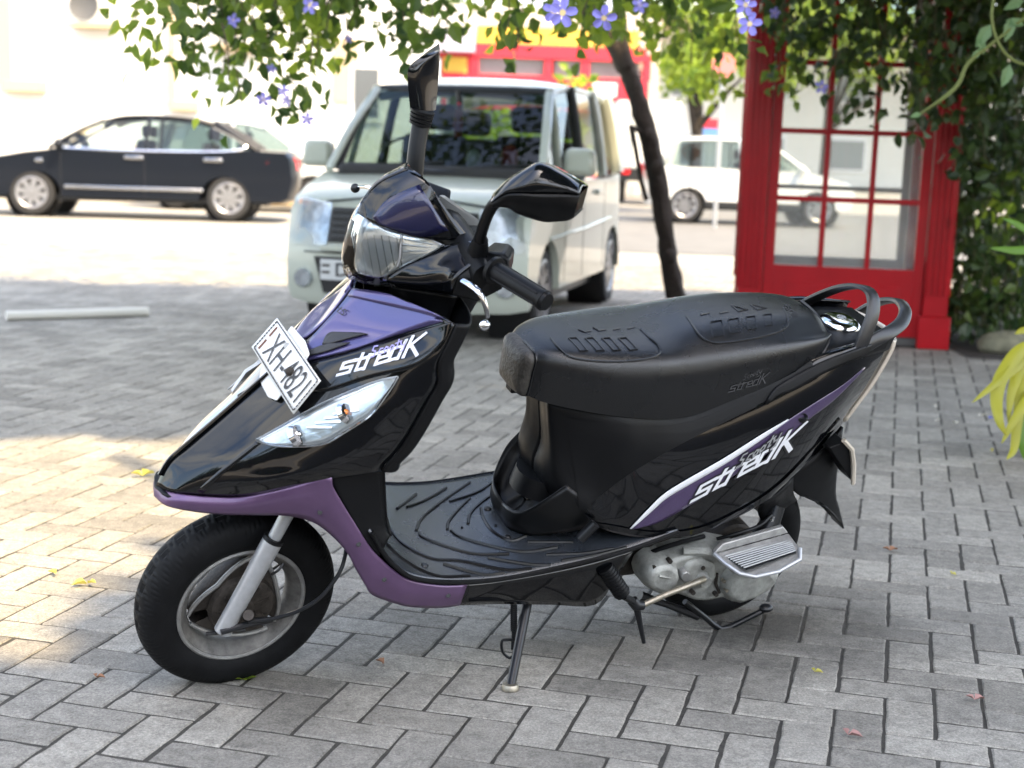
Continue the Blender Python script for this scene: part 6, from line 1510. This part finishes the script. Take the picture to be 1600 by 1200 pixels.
for pts, w_, m in (([(1660,560,5.5),(1606,560,5.4),(1570,588,5.3),(1519,629,5.2)], .020, M_STRAP), ([(1660,545,5.5),(1600,545,5.4),(1566,585,5.3),(1556,620,5.25),(1560,655,5.2),(1572,680,5.2)], .026, M_STRAP), ([(1670,560,5.5),(1605,565,5.4),(1582,605,5.3),(1575,660,5.25)], .022, M_STRAP),
    ([(1680,600,5.5),(1620,612,5.35),(1588,650,5.25),(1565,693,5.2)], .020, M_STRAP), ([(1670,570,5.5),(1606,580,5.4),(1590,650,5.3),(1584,700,5.25),(1573,718,5.2)], .020, M_STRAP), ([(1660,540,5.55),(1604,600,5.4),(1596,680,5.3),(1604,725,5.3)], .024, M_STRAPG),
    ([(1680,470,5.6),(1620,400,5.6),(1580,392,5.6),(1546,388,5.6)], .018, M_STRAPG), ([(1680,430,5.6),(1630,380,5.6),(1590,352,5.6),(1566,341,5.6)], .016, M_STRAPG), ([(1680,560,5.5),(1630,520,5.5),(1600,517,5.5),(1585,522,5.45)], .018, M_STRAP)): strapleaf(pts, w_, m)
MB().tube([(0, 0, 0), (.01, 0, .35), (0, 0, .75)], [.04, .035, .03], 10).build('stem', M_TWIG, pp)
mbp = MB().lathe([(0, 0), (.15, 0), (.19, .26), (.20, .28), (.17, .28), (.16, .24), (0, .24)], 24, Matrix.Rotation(R(90), 4, 'X')); mbp.build('pot', mat('terracotta', (.28, .12, .07), rough=.8), pp)

# ================================================================== SMALL THINGS ON THE GROUND
a, b = G(10, 501), G(231, 494); d = (b - a); o = MB().tube([Vector((0, 0, .030)) - d / 2, Vector((0, 0, .030)) + d / 2], .030, 10).build('white_bar', mat('white_plastic_bar', (.60, .58, .52), rough=.5), None); o.location = (a + b) / 2; tag(o, 'white bar lying on the shaded pavers at left', 'bar')
M_FALL = [leafmat('fallen_yellow_leaf', (.42, .40, .06), (.50, .46, .10), .2), mat('fallen_pink_petal', (.34, .19, .17), rough=.7), mat('fallen_brown_leaf', (.26, .13, .07), rough=.8), mat('fallen_pale_petal', (.60, .57, .48), rough=.7), mat('fallen_blue_petal', (.10, .12, .50), rough=.7)]
NAMES = [('fallen_leaf', 'leaf'), ('fallen_petal', 'petal'), ('fallen_leaf', 'leaf'), ('fallen_petal', 'petal'), ('fallen_petal', 'petal')]
r2 = random.Random(2)
for px, py, k, s_, lab in ((1272,1053,0,.020,'tiny yellow-green leaf on a paver right of the rear wheel'),(1324,1152,1,.030,'crumpled pink and violet petal near the lower right edge of the paving'),(1522,1097,1,.028,'curled pink petal far right on the pavers'),(1390,863,2,.032,'brown dry leaf on the pavers below the tail'),(1486,899,0,.018,'small yellow leaf on the pavers, right of the brown leaf'),
    (1460,637,3,.026,'pale petal nearest the booth post'),(1464,659,3,.024,'pale petal just below the one by the booth post'),(1496,664,3,.034,'largest pale petal on the dark pavers right of the booth'),(1535,651,3,.030,'pale petal beside the blue petal'),(1551,655,4,.030,'deep blue petal under the strap-leaf plant'),
    (137,915,0,.040,'yellow leaf on the sunlit pavers left of the front wheel'),(222,746,0,.055,'larger yellow leaf on sunlit pavers above the front wheel'),(88,899,0,.028,'small yellow leaf at far left of the sunlit pavers'),(600,1040,2,.026,'dry brown scrap between front wheel and side stand'),(1548,706,0,.028,'thin yellow leaf below the strap-leaf plant'),(150,1062,2,.02,'dry crumb at the edge of the sunlit patch')):
    mb = MB(); a = r2.uniform(0, 6.28); leaf(mb, Vector((0, 0, .005)), Vector((math.cos(a), math.sin(a), .12)), Vector((0, 0, 1)), s_, s_ * .7, .45); leaf(mb, Vector((0, 0, .006)), Vector((math.cos(a + 2.2), math.sin(a + 2.2), .3)), Vector((0, 0, 1)), s_ * .7, s_ * .45, .5)
    o = mb.build(NAMES[k][0], M_FALL[k], None, smooth=0, weld=0, recalc=False); o.location = G(px, py); tag(o, lab, NAMES[k][1], 'fallen leaves and petals')
wd = thing('weed', 'small green weed in the joint beside the front tyre', 'weed', G(383, 1063)); mb = MB()
for k in range(9): leaf(mb, Vector((0, 0, 0)), Vector((math.cos(k), math.sin(k), .5)), Vector((0, 0, 1)), .028, .008)
mb.build('leaves', M_LEAFY, wd, smooth=0, weld=0, recalc=False)

# ================================================================== BEHIND THE CAMERA (seen only as reflections and shade)
def palm(loc, h, label, seed):
    r2 = random.Random(seed); t = thing('palm_tree', label, 'tree', loc, 0, 'palms behind the viewpoint')
    MB().tube([(0, 0, 0), (.2, .1, h * .5), (.1, 0, h)], [.2, .15, .12], 10, smooth=4).build('trunk', M_BARK, t)
    for k in range(16):
        a = k * 2.4; el = r2.uniform(-.1, .9); d = Vector((math.cos(a), math.sin(a), 0)); C = cr([Vector((.1, 0, h)), Vector((.1, 0, h)) + d * 1.1 + Vector((0, 0, .5 + el)), Vector((.1, 0, h)) + d * 2.2 + Vector((0, 0, el * .8)), Vector((.1, 0, h)) + d * 3.0 + Vector((0, 0, -.9 + el * .5))], 8)
        mb = MB()
        for i in range(2, len(C)):
            s_ = (C[i] - C[i - 1]).cross(Vector((0, 0, 1))).normalized()
            for sg in (-1, 1): leaf(mb, C[i], s_ * sg + Vector((0, 0, -.5)) + (C[i] - C[i - 1]).normalized() * .5, Vector((0, 0, 1)), .8, .06)
        mb.build('frond', M_LEAFD, t, smooth=0, weld=0, recalc=False)
palm((2.5, -9, 0), 7.5, 'tall palm standing behind the viewpoint, right one', 1); palm((-4.5, -11, 0), 6.5, 'tall palm standing behind the viewpoint, left one', 2)
bh = thing('garden_wall', 'dark planted wall closing the yard behind the viewpoint', 'wall', (0, -13, 0))
MB().box((0, 0, 1.5), (44, .3, 3.0)).build('wall_face', mat('dark_brick_wall', (.10, .075, .06), rough=.9, noise=.3, nscale=3), bh)
r2 = random.Random(77); mb = MB()
for k in range(2600):
    x = r2.uniform(-22, 22); leaf(mb, Vector((x, .5 + r2.uniform(-.6, .9), r2.uniform(.4, 3.6 + 1.2 * math.sin(x * .7)))), rdir(r2, .4), rdir(r2) + Vector((0, 1, 0)), r2.uniform(.3, .6), r2.uniform(.2, .4))
o = mb.build('foliage', M_LEAFD, bh, smooth=0, weld=0, recalc=False); o['kind'] = 'stuff'
